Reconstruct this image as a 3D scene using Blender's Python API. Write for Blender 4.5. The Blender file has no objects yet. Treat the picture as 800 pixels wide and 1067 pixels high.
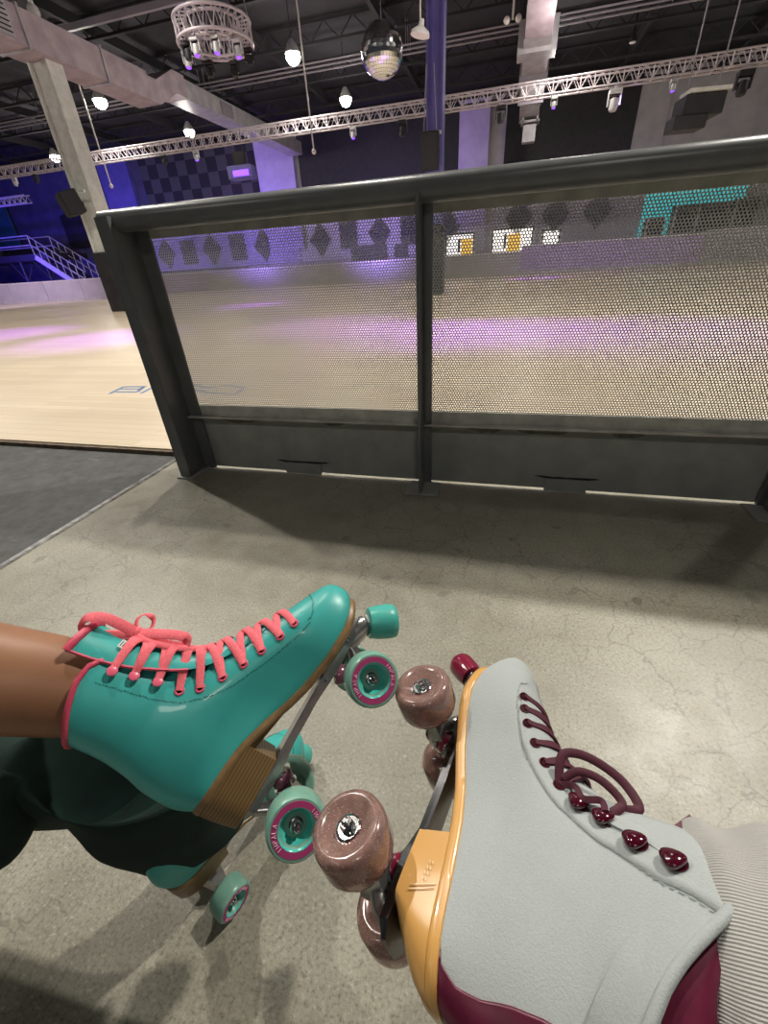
import bpy, math, random
import numpy as np
from mathutils import Vector, Matrix
random.seed(7)
D = bpy.data
COL = bpy.context.scene.collection
PI = math.pi
V = Vector

# ---------------------------------------------------------------- camera
FPX, CX, CY = 431.0, 400.0, 533.5
W = np.array([[0.9658718267940121, 0.08625521527335256, -0.24423687691203638],
              [0.25338416643713835, -0.5102769850111109, 0.821835666521554],
              [-0.053740844844067895, -0.8556736740172143, -0.5147178695065169]])
CAM = np.array([0.0, 0.0, 0.92])
cd = D.cameras.new('camera'); cam = D.objects.new('camera', cd); COL.objects.link(cam)
cd.sensor_fit = 'HORIZONTAL'; cd.sensor_width = 36.0; cd.lens = 36.0 * FPX / 800.0
cd.clip_start = 0.01; cd.clip_end = 200
m = Matrix.Identity(4)
for r in range(3):
    m[r][0] = W[r][0]; m[r][1] = -W[r][1]; m[r][2] = -W[r][2]; m[r][3] = CAM[r]
cam.matrix_world = m
bpy.context.scene.camera = cam

def ray(x, y): return W @ np.array([x - CX, y - CY, FPX])
def atz(x, y, z=0.0):
    v = ray(x, y); return V(CAM + v * ((z - CAM[2]) / v[2]))
def aty(x, y, Y):
    v = ray(x, y); return V(CAM + v * (Y / v[1]))

# ---------------------------------------------------------------- world, view
sc = bpy.context.scene
sc.view_settings.view_transform = 'Standard'; sc.view_settings.look = 'None'
sc.view_settings.gamma = 1; sc.view_settings.use_curve_mapping = False
sc.view_settings.exposure = 0.0
wd = D.worlds.new('hall_air'); sc.world = wd; wd.use_nodes = True
bg = wd.node_tree.nodes['Background']
bg.inputs[0].default_value = (0.80, 0.84, 0.95, 1); bg.inputs[1].default_value = 0.036
try:
    sc.cycles.use_denoising = True
    sc.cycles.max_bounces = 6; sc.cycles.transparent_max_bounces = 12
    sc.cycles.sample_clamp_indirect = 4
except Exception: pass

def light(kind, loc, energy, color=(1, 1, 1), size=0.2, target=None, spot=None, blend=0.5):
    l = D.lights.new('lamp_light', kind); l.energy = energy; l.color = color
    if kind == 'AREA': l.size = size
    else: l.shadow_soft_size = size
    if spot: l.spot_size = math.radians(spot); l.spot_blend = blend
    o = D.objects.new('lamp_light', l); COL.objects.link(o); o.location = loc
    if target is not None:
        o.rotation_euler = (V(target) - V(loc)).to_track_quat('-Z', 'Y').to_euler()
    return o
WARM = (1.0, 0.945, 0.84)
# high-bay lamps of the hall near the camera (those ahead cast the barrier shadows; those behind are unseen fill)
light('SPOT', (-6.4, 4.0, 6.4), 1200, WARM, 0.10, (-6.4, 4.0, 0), 160, 0.3)
light('SPOT', (-2.0, 3.8, 6.4), 700, WARM, 0.10, (-2.0, 3.8, 0), 160, 0.3)
light('SPOT', (3.3, 4.6, 6.4), 1900, WARM, 0.12, (3.3, 4.6, 0), 160, 0.3)
light('SPOT', (1.5, -4.0, 6.4), 190, WARM, 0.4, (1.5, -4.0, 0), 160, 0.3)  # unseen fill lamp behind the camera
light('SPOT', (-6.0, -4.0, 6.4), 160, WARM, 0.4, (-6.0, -4.0, 0), 160, 0.3)  # added unseen lamp, fills the sides facing the camera
# lamps over the rink
for x, y in ((-15, 9), (-7, 9), (1, 9), (9, 9), (-7, 16.7), (-15, 17.3), (1, 17), (9, 17), (-6.8, 21.2), (-14.6, 22), (-23, 22.4), (1, 22), (9, 22), (-23, 12)):
    light('SPOT', (x, y, 6.3), 330, (1.0, 0.92, 0.80), 0.2, (x, y, 0), 104, 0.35)
    light('POINT', (x, y, 6.0), 115, (1.0, 0.93, 0.88), 0.2)
# coloured rink spots
PURP = (0.36, 0.10, 1.0)
for px, py, e, ang in ((40, 303, 1100, 40), (-10, 350, 800, 48), (110, 352, 800, 42), (262, 318, 1500, 34), (350, 338, 800, 44), (440, 346, 1100, 44), (530, 344, 900, 44), (560, 290, 900, 40), (680, 345, 600, 50), (660, 268, 600, 50)):
    t = atz(px, py, 0.03)
    light('SPOT', (t.x, t.y + 1.0, 4.9), e * 1.9, PURP, 0.08, t, ang, 1.0)
# wall wash lights, blue on the left, violet on the far wall; the board spot is added
light('SPOT', (-31, 20, 1.6), 2600, (0.10, 0.06, 1.0), 0.3, (-31, 27, 3.0), 120, 1.0)
light('SPOT', (-24, 11, 5.0), 3800, (0.78, 0.62, 1.0), 0.3, (-26, 20.8, 0.5), 60, 1.0)  # unseen spot added to brighten the left rink boards
light('SPOT', (-22, 22, 1.6), 1500, (0.12, 0.07, 1.0), 0.3, (-22, 28, 3.0), 110, 1.0)
light('SPOT', (-16, 24, 1.3), 1500, (0.30, 0.16, 1.0), 0.3, (-14.5, 29, 3.6), 110, 1.0)
light('SPOT', (-8, 24, 1.3), 1500, (0.38, 0.22, 1.0), 0.3, (-7, 29, 3.4), 110, 1.0)
light('SPOT', (3, 17, 4.6), 900, (0.6, 0.4, 1.0), 0.3, (3.5, 27, 1.0), 60, 1.0)
light('POINT', (15.5, 30.0, 4.2), 500, (0.05, 0.9, 0.9), 0.3)

# ---------------------------------------------------------------- materials
def mat(name, color, rough=0.5, metal=0.0, **k):
    mt = D.materials.new(name); mt.use_nodes = True
    nt = mt.node_tree; b = nt.nodes['Principled BSDF']
    b.inputs['Base Color'].default_value = (*color, 1)
    b.inputs['Roughness'].default_value = rough
    b.inputs['Metallic'].default_value = metal
    for kk, vv in k.items():
        key = {'coat': 'Coat Weight', 'spec': 'Specular IOR Level', 'trans': 'Transmission Weight', 'ior': 'IOR',
               'sheen': 'Sheen Weight', 'sss': 'Subsurface Weight', 'alpha': 'Alpha'}.get(kk)
        if key: b.inputs[key].default_value = vv
    if 'emit' in k:
        b.inputs['Emission Color'].default_value = (*k['emit'], 1); b.inputs['Emission Strength'].default_value = k.get('es', 1)
    return mt
def N(mt, t, **kw):
    n = mt.node_tree.nodes.new(t)
    for a, b in kw.items():
        if a in n.inputs: n.inputs[a].default_value = b
        else: setattr(n, a, b)
    return n
def L(mt, a, b): mt.node_tree.links.new(a, b)
def bsdf(mt): return mt.node_tree.nodes['Principled BSDF']
def coords(mt, scale=(1, 1, 1), kind='Object'):
    tc = N(mt, 'ShaderNodeTexCoord'); mp = N(mt, 'ShaderNodeMapping'); mp.inputs['Scale'].default_value = scale
    L(mt, tc.outputs[kind], mp.inputs[0]); return mp.outputs[0]
def ramp(mt, fac, stops):
    r = N(mt, 'ShaderNodeValToRGB'); cr = r.color_ramp
    while len(cr.elements) < len(stops): cr.elements.new(0.5)
    for e, (p, c) in zip(cr.elements, stops):
        e.position = p; e.color = (*c, 1) if len(c) == 3 else c
    L(mt, fac, r.inputs[0]); return r.outputs[0]
def noise(mt, co, scale, detail=4, rough=0.55, out='Fac'):
    n = N(mt, 'ShaderNodeTexNoise'); n.inputs['Scale'].default_value = scale; n.inputs['Detail'].default_value = detail
    n.inputs['Roughness'].default_value = rough; L(mt, co, n.inputs['Vector']); return n.outputs[out]
def mix(mt, f, a, b, bt='MIX'):
    n = N(mt, 'ShaderNodeMix'); n.data_type = 'RGBA'; n.blend_type = bt
    for s, i in ((f, 0), (a, 6), (b, 7)):
        if hasattr(s, 'is_output'): L(mt, s, n.inputs[i])
        else: n.inputs[i].default_value = s if i == 0 else (*s, 1)
    return n.outputs[2]
def mth(mt, op, a, b=0.0):
    n = N(mt, 'ShaderNodeMath'); n.operation = op
    for s, i in ((a, 0), (b, 1)):
        if hasattr(s, 'is_output'): L(mt, s, n.inputs[i])
        else: n.inputs[i].default_value = s
    return n.outputs[0]
def bump(mt, h, strength=0.3, dist=0.01):
    n = N(mt, 'ShaderNodeBump'); n.inputs['Strength'].default_value = strength; n.inputs['Distance'].default_value = dist
    L(mt, h, n.inputs['Height']); L(mt, n.outputs[0], bsdf(mt).inputs['Normal'])

def noisy(name, c1, c2, scale, rough=0.5, metal=0.0, bs=0.0, bd=0.002, co_scale=(1, 1, 1), **k):
    mt = mat(name, c1, rough, metal, **k); co = coords(mt, co_scale); n = noise(mt, co, scale, 5)
    L(mt, ramp(mt, n, ((0.35, c1), (0.65, c2))), bsdf(mt).inputs['Base Color'])
    if bs: bump(mt, n, bs, bd)
    return mt

def concrete():
    mt = mat('polished_concrete', (0.3, 0.28, 0.24), 0.45)
    co = coords(mt)
    big = noise(mt, co, 1.6, 6, 0.6); mid = noise(mt, co, 9.0, 5, 0.6); fine = noise(mt, co, 150.0, 4, 0.75)
    c = ramp(mt, big, ((0.30, (0.185, 0.174, 0.134)), (0.72, (0.375, 0.355, 0.285))))
    c = mix(mt, mth(mt, 'MULTIPLY', ramp(mt, mid, ((0.35, (0, 0, 0)), (0.7, (1, 1, 1)))), 0.28), c, (0.50, 0.48, 0.40))
    c = mix(mt, mth(mt, 'MULTIPLY', ramp(mt, fine, ((0.34, (1, 1, 1)), (0.50, (0, 0, 0)))), 0.8), c, (0.13, 0.12, 0.095))
    c = mix(mt, mth(mt, 'MULTIPLY', ramp(mt, fine, ((0.58, (0, 0, 0)), (0.70, (1, 1, 1)))), 0.55), c, (0.66, 0.64, 0.56))
    # hairline cracks
    vo = N(mt, 'ShaderNodeTexVoronoi', feature='DISTANCE_TO_EDGE'); vo.inputs['Scale'].default_value = 9.0
    ofs = N(mt, 'ShaderNodeVectorMath', operation='ADD'); sc2 = N(mt, 'ShaderNodeVectorMath', operation='SCALE'); sc2.inputs['Scale'].default_value = 0.14
    L(mt, noise(mt, co, 7.0, 4, 0.6, 'Color'), sc2.inputs[0]); L(mt, co, ofs.inputs[0]); L(mt, sc2.outputs[0], ofs.inputs[1]); L(mt, ofs.outputs[0], vo.inputs['Vector'])
    crack = ramp(mt, vo.outputs['Distance'], ((0.0, (1, 1, 1)), (0.022, (0, 0, 0))))
    patch = ramp(mt, noise(mt, co, 1.9, 2, 0.5), ((0.42, (0, 0, 0)), (0.54, (1, 1, 1))))
    ck = mth(mt, 'MULTIPLY', mth(mt, 'MULTIPLY', crack, patch), 0.75)
    c = mix(mt, ck, c, (0.12, 0.11, 0.09))
    # drips and gum spots
    vs = N(mt, 'ShaderNodeTexVoronoi'); vs.inputs['Scale'].default_value = 5.0; vs.inputs['Randomness'].default_value = 1.0; L(mt, ofs.outputs[0], vs.inputs['Vector'])
    spot = ramp(mt, vs.outputs['Distance'], ((0.07, (1, 1, 1)), (0.10, (0, 0, 0))))
    c = mix(mt, mth(mt, 'MULTIPLY', spot, 0.55), c, (0.15, 0.14, 0.115))
    L(mt, c, bsdf(mt).inputs['Base Color'])
    L(mt, ramp(mt, mid, ((0.3, (0.29, 0.29, 0.29)), (0.7, (0.46, 0.46, 0.46)))), bsdf(mt).inputs['Roughness'])
    bump(mt, fine, 0.35, 0.0015)
    return mt
def rinkwood():
    mt = mat('maple_boards', (0.7, 0.55, 0.38), 0.2)
    co = coords(mt)
    br = N(mt, 'ShaderNodeTexBrick'); br.offset = 0.37; br.inputs['Scale'].default_value = 1.0
    for k, v in (('Brick Width', 1.6), ('Row Height', 0.09), ('Mortar Size', 0.0018), ('Bias', 0.0)): br.inputs[k].default_value = v
    br.inputs['Color1'].default_value = (0.70, 0.59, 0.44, 1); br.inputs['Color2'].default_value = (0.78, 0.67, 0.52, 1); br.inputs['Mortar'].default_value = (0.52, 0.40, 0.27, 1)
    L(mt, co, br.inputs['Vector'])
    co2 = coords(mt, (0.6, 9, 1)); g = noise(mt, co2, 3.0, 5)
    c = mix(mt, mth(mt, 'MULTIPLY', ramp(mt, g, ((0.45, (0, 0, 0)), (0.7, (1, 1, 1)))), 0.22), br.outputs['Color'], (0.60, 0.47, 0.31))
    L(mt, c, bsdf(mt).inputs['Base Color'])
    L(mt, ramp(mt, noise(mt, co, 0.8, 3), ((0.3, (0.28, 0.28, 0.28)), (0.7, (0.42, 0.42, 0.42)))), bsdf(mt).inputs['Roughness'])
    return mt
def darkmat():
    mt = mat('black_rubber_floor', (0.05, 0.05, 0.055), 0.6); co = coords(mt)
    n = noise(mt, co, 14, 6, 0.7); f_ = noise(mt, co, 160, 2)
    c = ramp(mt, n, ((0.35, (0.040, 0.041, 0.043)), (0.7, (0.085, 0.086, 0.088))))
    st = noise(mt, coords(mt, (1.2, 9, 1)), 3.2, 3)
    c = mix(mt, mth(mt, 'MULTIPLY', ramp(mt, st, ((0.66, (0, 0, 0)), (0.72, (1, 1, 1)))), 0.35), c, (0.22, 0.22, 0.21))
    L(mt, c, bsdf(mt).inputs['Base Color']); bump(mt, f_, 0.3, 0.001); return mt
def suede(name, c1, c2):
    mt = mat(name, c1, 0.9, sheen=0.4); co = coords(mt)
    n = noise(mt, coords(mt, (1, 1, 1)), 600, 3, 0.7); b = noise(mt, co, 40, 4)
    c = mix(mt, n, c1, c2); c = mix(mt, mth(mt, 'MULTIPLY', b, 0.35), c, tuple(x * 0.8 for x in c1))
    L(mt, c, bsdf(mt).inputs['Base Color']); bump(mt, n, 0.55, 0.0012); return mt
def corduroy(name, c1, c2):
    mt = mat(name, c1, 0.9, sheen=0.2); co = coords(mt, (1, 1, 1), 'UV')
    w = N(mt, 'ShaderNodeTexWave'); w.bands_direction = 'X'; w.inputs['Scale'].default_value = 80; w.inputs['Distortion'].default_value = 0.6; w.inputs['Detail'].default_value = 2
    L(mt, co, w.inputs['Vector']); L(mt, mix(mt, w.outputs['Fac'], c2, c1), bsdf(mt).inputs['Base Color']); bump(mt, w.outputs['Fac'], 0.5, 0.002); return mt
def glitter(name, c, gl):
    mt = mat(name, c, 0.16, trans=0.55, ior=1.40, coat=0.5); co = coords(mt)
    vo = N(mt, 'ShaderNodeTexVoronoi'); vo.inputs['Scale'].default_value = 480; L(mt, co, vo.inputs['Vector'])
    f_ = ramp(mt, vo.outputs['Distance'], ((0.20, (1, 1, 1)), (0.27, (0, 0, 0))))
    n = noise(mt, co, 60, 3); base = mix(mt, ramp(mt, n, ((0.4, (0, 0, 0)), (0.65, (1, 1, 1)))), c, tuple(x * 0.72 for x in c))
    L(mt, mix(mt, mth(mt, 'MULTIPLY', f_, gl), base, (0.95, 0.82, 0.78)), bsdf(mt).inputs['Base Color']); return mt
def stacked(name, c1, c2, sc_=520):
    mt = mat(name, c1, 0.35); co = coords(mt)
    w = N(mt, 'ShaderNodeTexWave'); w.bands_direction = 'Z'; w.inputs['Scale'].default_value = sc_ / 6.283; w.inputs['Distortion'].default_value = 0.5; w.inputs['Detail'].default_value = 3
    L(mt, co, w.inputs['Vector']); L(mt, mix(mt, w.outputs['Fac'], c1, c2), bsdf(mt).inputs['Base Color']); return mt

M = dict(
    concrete=concrete(), rink=rinkwood(), rubber=darkmat(),
    seam=noisy('aluminium_strip', (0.18, 0.18, 0.18), (0.45, 0.45, 0.44), 30, 0.35, 0.8),
    edge=noisy('rink_edge_wood', (0.10, 0.07, 0.045), (0.20, 0.15, 0.10), 20, 0.6),
    barrier=noisy('grey_painted_steel', (0.29, 0.30, 0.285), (0.36, 0.37, 0.35), 9, 0.42, 0.0, 0.12, 0.002),
    rail=noisy('dark_grey_rail_paint', (0.125, 0.132, 0.136), (0.155, 0.162, 0.166), 12, 0.30),
    header=noisy('scuffed_grey_steel', (0.42, 0.41, 0.38), (0.60, 0.59, 0.54), 14, 0.55),
    meshm=mat('perforated_steel', (0.50, 0.49, 0.48), 0.5),
    scuff=noisy('worn_primer', (0.13, 0.125, 0.105), (0.22, 0.21, 0.175), 30, 0.6),
    black=noisy('black_paint', (0.006, 0.006, 0.008), (0.014, 0.014, 0.016), 5, 0.6),
    deck=noisy('ceiling_black', (0.010, 0.009, 0.012), (0.020, 0.018, 0.024), 1.5, 0.8),
    joist=mat('dark_steel_joist', (0.012, 0.011, 0.014), 0.8),
    pipe=mat('grey_pipe', (0.24, 0.22, 0.25), 0.45),
    duct=noisy('dusty_pink_duct', (0.30, 0.24, 0.27), (0.42, 0.35, 0.38), 2.5, 0.5),
    galv=noisy('galvanised_duct', (0.35, 0.34, 0.36), (0.50, 0.48, 0.50), 3, 0.4, 0.3),
    truss=mat('truss_aluminium', (0.52, 0.47, 0.50), 0.4, 0.1),
    wall=noisy('grey_wall_paint', (0.34, 0.33, 0.35), (0.40, 0.39, 0.41), 2, 0.8),
    wall_light=noisy('light_wall_paint', (0.55, 0.54, 0.58), (0.60, 0.59, 0.62), 2, 0.8),
    wall_dark=noisy('navy_wall_paint', (0.05, 0.05, 0.09), (0.07, 0.07, 0.12), 1.5, 0.8),
    wall_teal=noisy('teal_wall_paint', (0.02, 0.10, 0.12), (0.03, 0.13, 0.15), 1.5, 0.8),
    pil=noisy('lilac_paint_and_light', (0.42, 0.36, 0.62), (0.50, 0.44, 0.70), 2, 0.7),
    bluecol=noisy('violet_blue_paint', (0.10, 0.09, 0.30), (0.14, 0.12, 0.38), 2, 0.5),
    whitecol=noisy('chipped_white_paint', (0.50, 0.51, 0.46), (0.62, 0.63, 0.58), 5, 0.6),
    pad=noisy('black_column_pad', (0.012, 0.012, 0.015), (0.03, 0.03, 0.035), 3, 0.5),
    deco=mat('dark_wall_shape', (0.06, 0.06, 0.07), 0.7),
    dash=noisy('white_dasher_board', (0.44, 0.42, 0.43), (0.54, 0.52, 0.53), 1.2, 0.4),
    dashp=noisy('purple_lit_dasher_board', (0.40, 0.30, 0.52), (0.50, 0.38, 0.62), 1.2, 0.4),  # purple light on the pale boards is put into the colour
    lampglow=mat('lamp_glow', (1, 1, 1), 0.5, emit=(1.0, 0.96, 0.80), es=60),
    lampshade=mat('lamp_housing', (0.5, 0.5, 0.5), 0.4, 0.3),
    winglow=mat('lit_window', (1, 1, 1), 0.5, emit=(1.0, 0.93, 0.82), es=1.6),
    winyellow=mat('lit_menu_panel', (0.9, 0.6, 0.1), 0.5, emit=(1.0, 0.55, 0.06), es=0.9),
    tealglow=mat('teal_light_on_wall', (0.05, 0.4, 0.4), 0.5, emit=(0.05, 0.60, 0.62), es=0.55),
    screen=mat('purple_lens', (0.2, 0.05, 0.9), 0.3, emit=(0.22, 0.05, 1.0), es=1.8),
    chrome=mat('chrome', (0.75, 0.75, 0.76), 0.12, 1.0),
    alu=noisy('cast_aluminium', (0.42, 0.42, 0.42), (0.56, 0.56, 0.55), 60, 0.28, 0.9),
    steel=mat('dark_steel', (0.22, 0.22, 0.23), 0.25, 1.0),
    mirror=mat('mirror_tiles', (0.8, 0.8, 0.82), 0.12, 1.0),
    whiteplastic=mat('white_plastic', (0.7, 0.68, 0.66), 0.4),
    teal=noisy('teal_leather', (0.048, 0.410, 0.385), (0.054, 0.440, 0.41), 25, 0.38, 0.0, 0.04, 0.0006, coat=0.12),
    tealdark=mat('dark_teal_thread', (0.012, 0.12, 0.115), 0.6),
    pink=noisy('coral_pink_lace', (0.85, 0.13, 0.17), (0.95, 0.19, 0.23), 420, 0.75, 0.0, 0.3, 0.0005),
    pinkenamel=mat('pink_enamel', (0.83, 0.13, 0.22), 0.30, coat=0.4),
    pinktrim=noisy('pink_trim_leather', (0.60, 0.06, 0.12), (0.68, 0.08, 0.15), 200, 0.45),
    dark=mat('eyelet_hole_shade', (0.01, 0.006, 0.008), 0.8),
    tan=stacked('stacked_brown_wood', (0.155, 0.085, 0.032), (0.26, 0.165, 0.07)),
    tansole=noisy('brown_leather_sole', (0.20, 0.115, 0.045), (0.28, 0.17, 0.075), 60, 0.4),
    mint=noisy('mint_urethane', (0.17, 0.36, 0.29), (0.21, 0.42, 0.34), 80, 0.32, sss=0.1),
    aqua=mat('aqua_hub', (0.07, 0.52, 0.45), 0.25),
    tealstop=noisy('teal_rubber', (0.06, 0.42, 0.36), (0.07, 0.46, 0.40), 50, 0.35),
    magenta=mat('magenta_print', (0.40, 0.045, 0.17), 0.4),
    lilacprint=mat('pale_pink_print', (0.78, 0.45, 0.60), 0.4),
    plum=mat('plum_cushion', (0.20, 0.07, 0.12), 0.25, coat=0.3),
    suede=suede('pale_grey_suede', (0.36, 0.395, 0.40), (0.50, 0.54, 0.545)),
    burg=noisy('burgundy_leather', (0.085, 0.006, 0.024), (0.12, 0.009, 0.034), 60, 0.35, 0.0, 0.05, 0.0006),
    burglace=noisy('burgundy_lace', (0.055, 0.006, 0.018), (0.085, 0.009, 0.026), 500, 0.7, 0.0, 0.3, 0.0004),
    burgenamel=mat('burgundy_enamel', (0.060, 0.003, 0.012), 0.08, coat=1.0),
    burgstop=mat('burgundy_rubber', (0.22, 0.015, 0.045), 0.15, coat=0.5),
    yellow=stacked('varnished_yellow_wood', (0.66, 0.35, 0.10), (0.70, 0.385, 0.115), 900),
    rose=glitter('rose_glitter_urethane', (0.53, 0.315, 0.275), 0.6),
    rosehub=glitter('rose_glitter_hub', (0.42, 0.15, 0.16), 1.0),
    skin=noisy('skin', (0.27, 0.125, 0.065), (0.33, 0.16, 0.085), 18, 0.45, 0.0, 0.08, 0.001, sss=0.08),
    greencloth=noisy('dark_green_cloth', (0.001, 0.014, 0.011), (0.002, 0.022, 0.017), 30, 0.85, 0.0, 0.2, 0.002),
    cord=corduroy('pale_grey_corduroy', (0.50, 0.49, 0.47), (0.44, 0.43, 0.412)),
    tagw=mat('white_tag', (0.75, 0.75, 0.72), 0.6), tagi=mat('tag_ink', (0.08, 0.16, 0.16), 0.7),
    bluepaint=mat('blue_floor_paint', (0.16, 0.27, 0.50), 0.35),
)
# the chrome sticker on the yellow heel is embossed print
M['heelprint'] = mat('pale_heel_print', (0.85, 0.68, 0.42), 0.3)
bsdf(M['yellow']).inputs['Coat Weight'].default_value = 0.6
bsdf(M['yellow']).inputs['Roughness'].default_value = 0.3

# ---------------------------------------------------------------- mesh helpers
ORG = {}
def cat_rom(pts, n=8, closed=False):
    P = [V(p) for p in pts]; out = []; k = len(P)
    rng = range(k if closed else k - 1)
    for i in rng:
        p0 = P[(i - 1) % k] if closed or i > 0 else P[0]; p1 = P[i]; p2 = P[(i + 1) % k]
        p3 = P[(i + 2) % k] if closed or i + 2 < k else P[-1]
        for j in range(n):
            t = j / n
            out.append(0.5 * ((2 * p1) + (p2 - p0) * t + (2 * p0 - 5 * p1 + 4 * p2 - p3) * t * t + (3 * p1 - p0 - 3 * p2 + p3) * t ** 3))
    if not closed: out.append(P[-1].copy())
    return out
class MB:
    def __init__(s): s.v = []; s.f = []; s.uv = None
    def add(s, v, f):
        o = len(s.v); s.v += [tuple(x) for x in v]; s.f += [tuple(i + o for i in q) for q in f]; return s
    def box(s, c, d, R=None):
        c = V(c); v = []
        for sx in (-1, 1):
            for sy in (-1, 1):
                for sz in (-1, 1):
                    p = V((sx * d[0] / 2, sy * d[1] / 2, sz * d[2] / 2))
                    v.append(c + (R @ p if R else p))
        return s.add(v, [(0, 1, 3, 2), (4, 6, 7, 5), (0, 4, 5, 1), (2, 3, 7, 6), (0, 2, 6, 4), (1, 5, 7, 3)])
    def bar(s, a, b, w, h=None):      # square bar between points
        a, b = V(a), V(b); h = h or w; d = b - a
        q = d.to_track_quat('X', 'Z').to_matrix()
        return s.box((a + b) / 2, (d.length, w, h), q)
    def bbox(s, c, d, bev, R=None):   # box with bevelled edges
        c = V(c); hx, hy, hz = (x / 2 for x in d); e = bev; v = []; f = []
        import itertools
        idx = {}
        for sx, sy, sz in itertools.product((-1, 1), repeat=3):
            for k, p in enumerate(((sx * (hx), sy * (hy - e), sz * (hz - e)), (sx * (hx - e), sy * hy, sz * (hz - e)), (sx * (hx - e), sy * (hy - e), sz * hz))):
                idx[(sx, sy, sz, k)] = len(v); p = V(p); v.append(c + (R @ p if R else p))
        g = idx.__getitem__
        for sgn in (-1, 1):
            f.append([g((sgn, a, b, 0)) for a, b in ((-1, -1), (1, -1), (1, 1), (-1, 1))])
            f.append([g((a, sgn, b, 1)) for a, b in ((-1, -1), (1, -1), (1, 1), (-1, 1))])
            f.append([g((a, b, sgn, 2)) for a, b in ((-1, -1), (1, -1), (1, 1), (-1, 1))])
        for a in (-1, 1):
            for b in (-1, 1):
                f.append([g((a, b, -1, 0)), g((a, b, 1, 0)), g((a, b, 1, 1)), g((a, b, -1, 1))])
                f.append([g((a, -1, b, 0)), g((a, 1, b, 0)), g((a, 1, b, 2)), g((a, -1, b, 2))])
                f.append([g((-1, a, b, 1)), g((1, a, b, 1)), g((1, a, b, 2)), g((-1, a, b, 2))])
        for sx, sy, sz in itertools.product((-1, 1), repeat=3):
            f.append([g((sx, sy, sz, k)) for k in range(3)])
        return s.add(v, f)
    def rings(s, rings, cap0=True, cap1=True, closed=True):
        n = len(rings[0]); v = [p for r in rings for p in r]; f = []
        for i in range(len(rings) - 1):
            for j in range(n if closed else n - 1):
                k = (j + 1) % n
                f.append((i * n + j, i * n + k, (i + 1) * n + k, (i + 1) * n + j))
        if cap0: f.append(tuple(range(n))[::-1])
        if cap1: f.append(tuple(range((len(rings) - 1) * n, len(rings) * n)))
        return s.add(v, f)
    def tube(s, pts, r, n=8, closed=False, cap=True, flat=1.0, up=None):
        P = [V(p) for p in pts]; k = len(P); R = r if hasattr(r, '__len__') else [r] * k
        rg = []; ref = V(up) if up is not None else None
        for i in range(k):
            a = P[i - 1] if (i > 0 or closed) else P[i]; b = P[(i + 1) % k] if (i < k - 1 or closed) else P[i]
            t = (b - a).normalized() if (b - a).length > 1e-9 else V((0, 0, 1))
            if ref is None: ref = t.orthogonal()
            x = (ref - t * ref.dot(t))
            x = x.normalized() if x.length > 1e-6 else t.orthogonal().normalized()
            y = t.cross(x)
            if up is None: ref = x
            rg.append([P[i] + (x * math.cos(2 * PI * j / n) * flat + y * math.sin(2 * PI * j / n)) * R[i] for j in range(n)])
        if closed: rg.append(rg[0]); return s.rings(rg, False, False)
        return s.rings(rg, cap, cap)
    def cyl(s, a, b, r0, r1=None, n=20):
        return s.tube([a, b], [r0, r0 if r1 is None else r1], n)
    def lathe(s, prof, c, axis, n=40, cap=True):   # prof: (radius, along axis)
        axis = V(axis).normalized(); x = axis.orthogonal().normalized(); y = axis.cross(x); c = V(c)
        rg = [[c + axis * h + (x * math.cos(2 * PI * j / n) + y * math.sin(2 * PI * j / n)) * r for j in range(n)] for r, h in prof]
        return s.rings(rg, cap, cap)
    def ribbon(s, pts, w, th, nrm):      # flat strip, nrm(i)-> outward normal
        P = [V(p) for p in pts]; rg = []
        for i, p in enumerate(P):
            t = (P[min(i + 1, len(P) - 1)] - P[max(i - 1, 0)]).normalized()
            nn = V(nrm(i)); nn = (nn - t * nn.dot(t)).normalized(); b = t.cross(nn)
            ww = w if not hasattr(w, '__len__') else w[i]
            rg.append([p + b * ww / 2 * c + nn * th / 2 * d for c, d in ((1, 0), (0.85, 1), (0, 1.15), (-0.85, 1), (-1, 0), (-0.85, -1), (0, -1), (0.85, -1))])
        return s.rings(rg)
    def sphere(s, c, r, n=16, m_=10, sx=1, sy=1, sz=1, R=None):
        rg = []
        for i in range(1, m_):
            a = PI * i / m_
            ring = []
            for j in range(n):
                p = V((math.sin(a) * math.cos(2 * PI * j / n) * sx, math.sin(a) * math.sin(2 * PI * j / n) * sy, math.cos(a) * sz)) * r
                ring.append(V(c) + (R @ p if R else p))
            rg.append(ring)
        return s.rings(rg)
    def prism(s, poly, a, b):            # poly of (x,z), extruded in y from a to b
        n = len(poly)
        v = [(x, a, z) for x, z in poly] + [(x, b, z) for x, z in poly]
        return s.add(v, [tuple(range(n))[::-1], tuple(range(n, 2 * n))] + [(i, (i + 1) % n, n + (i + 1) % n, n + i) for i in range(n)])

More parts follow.
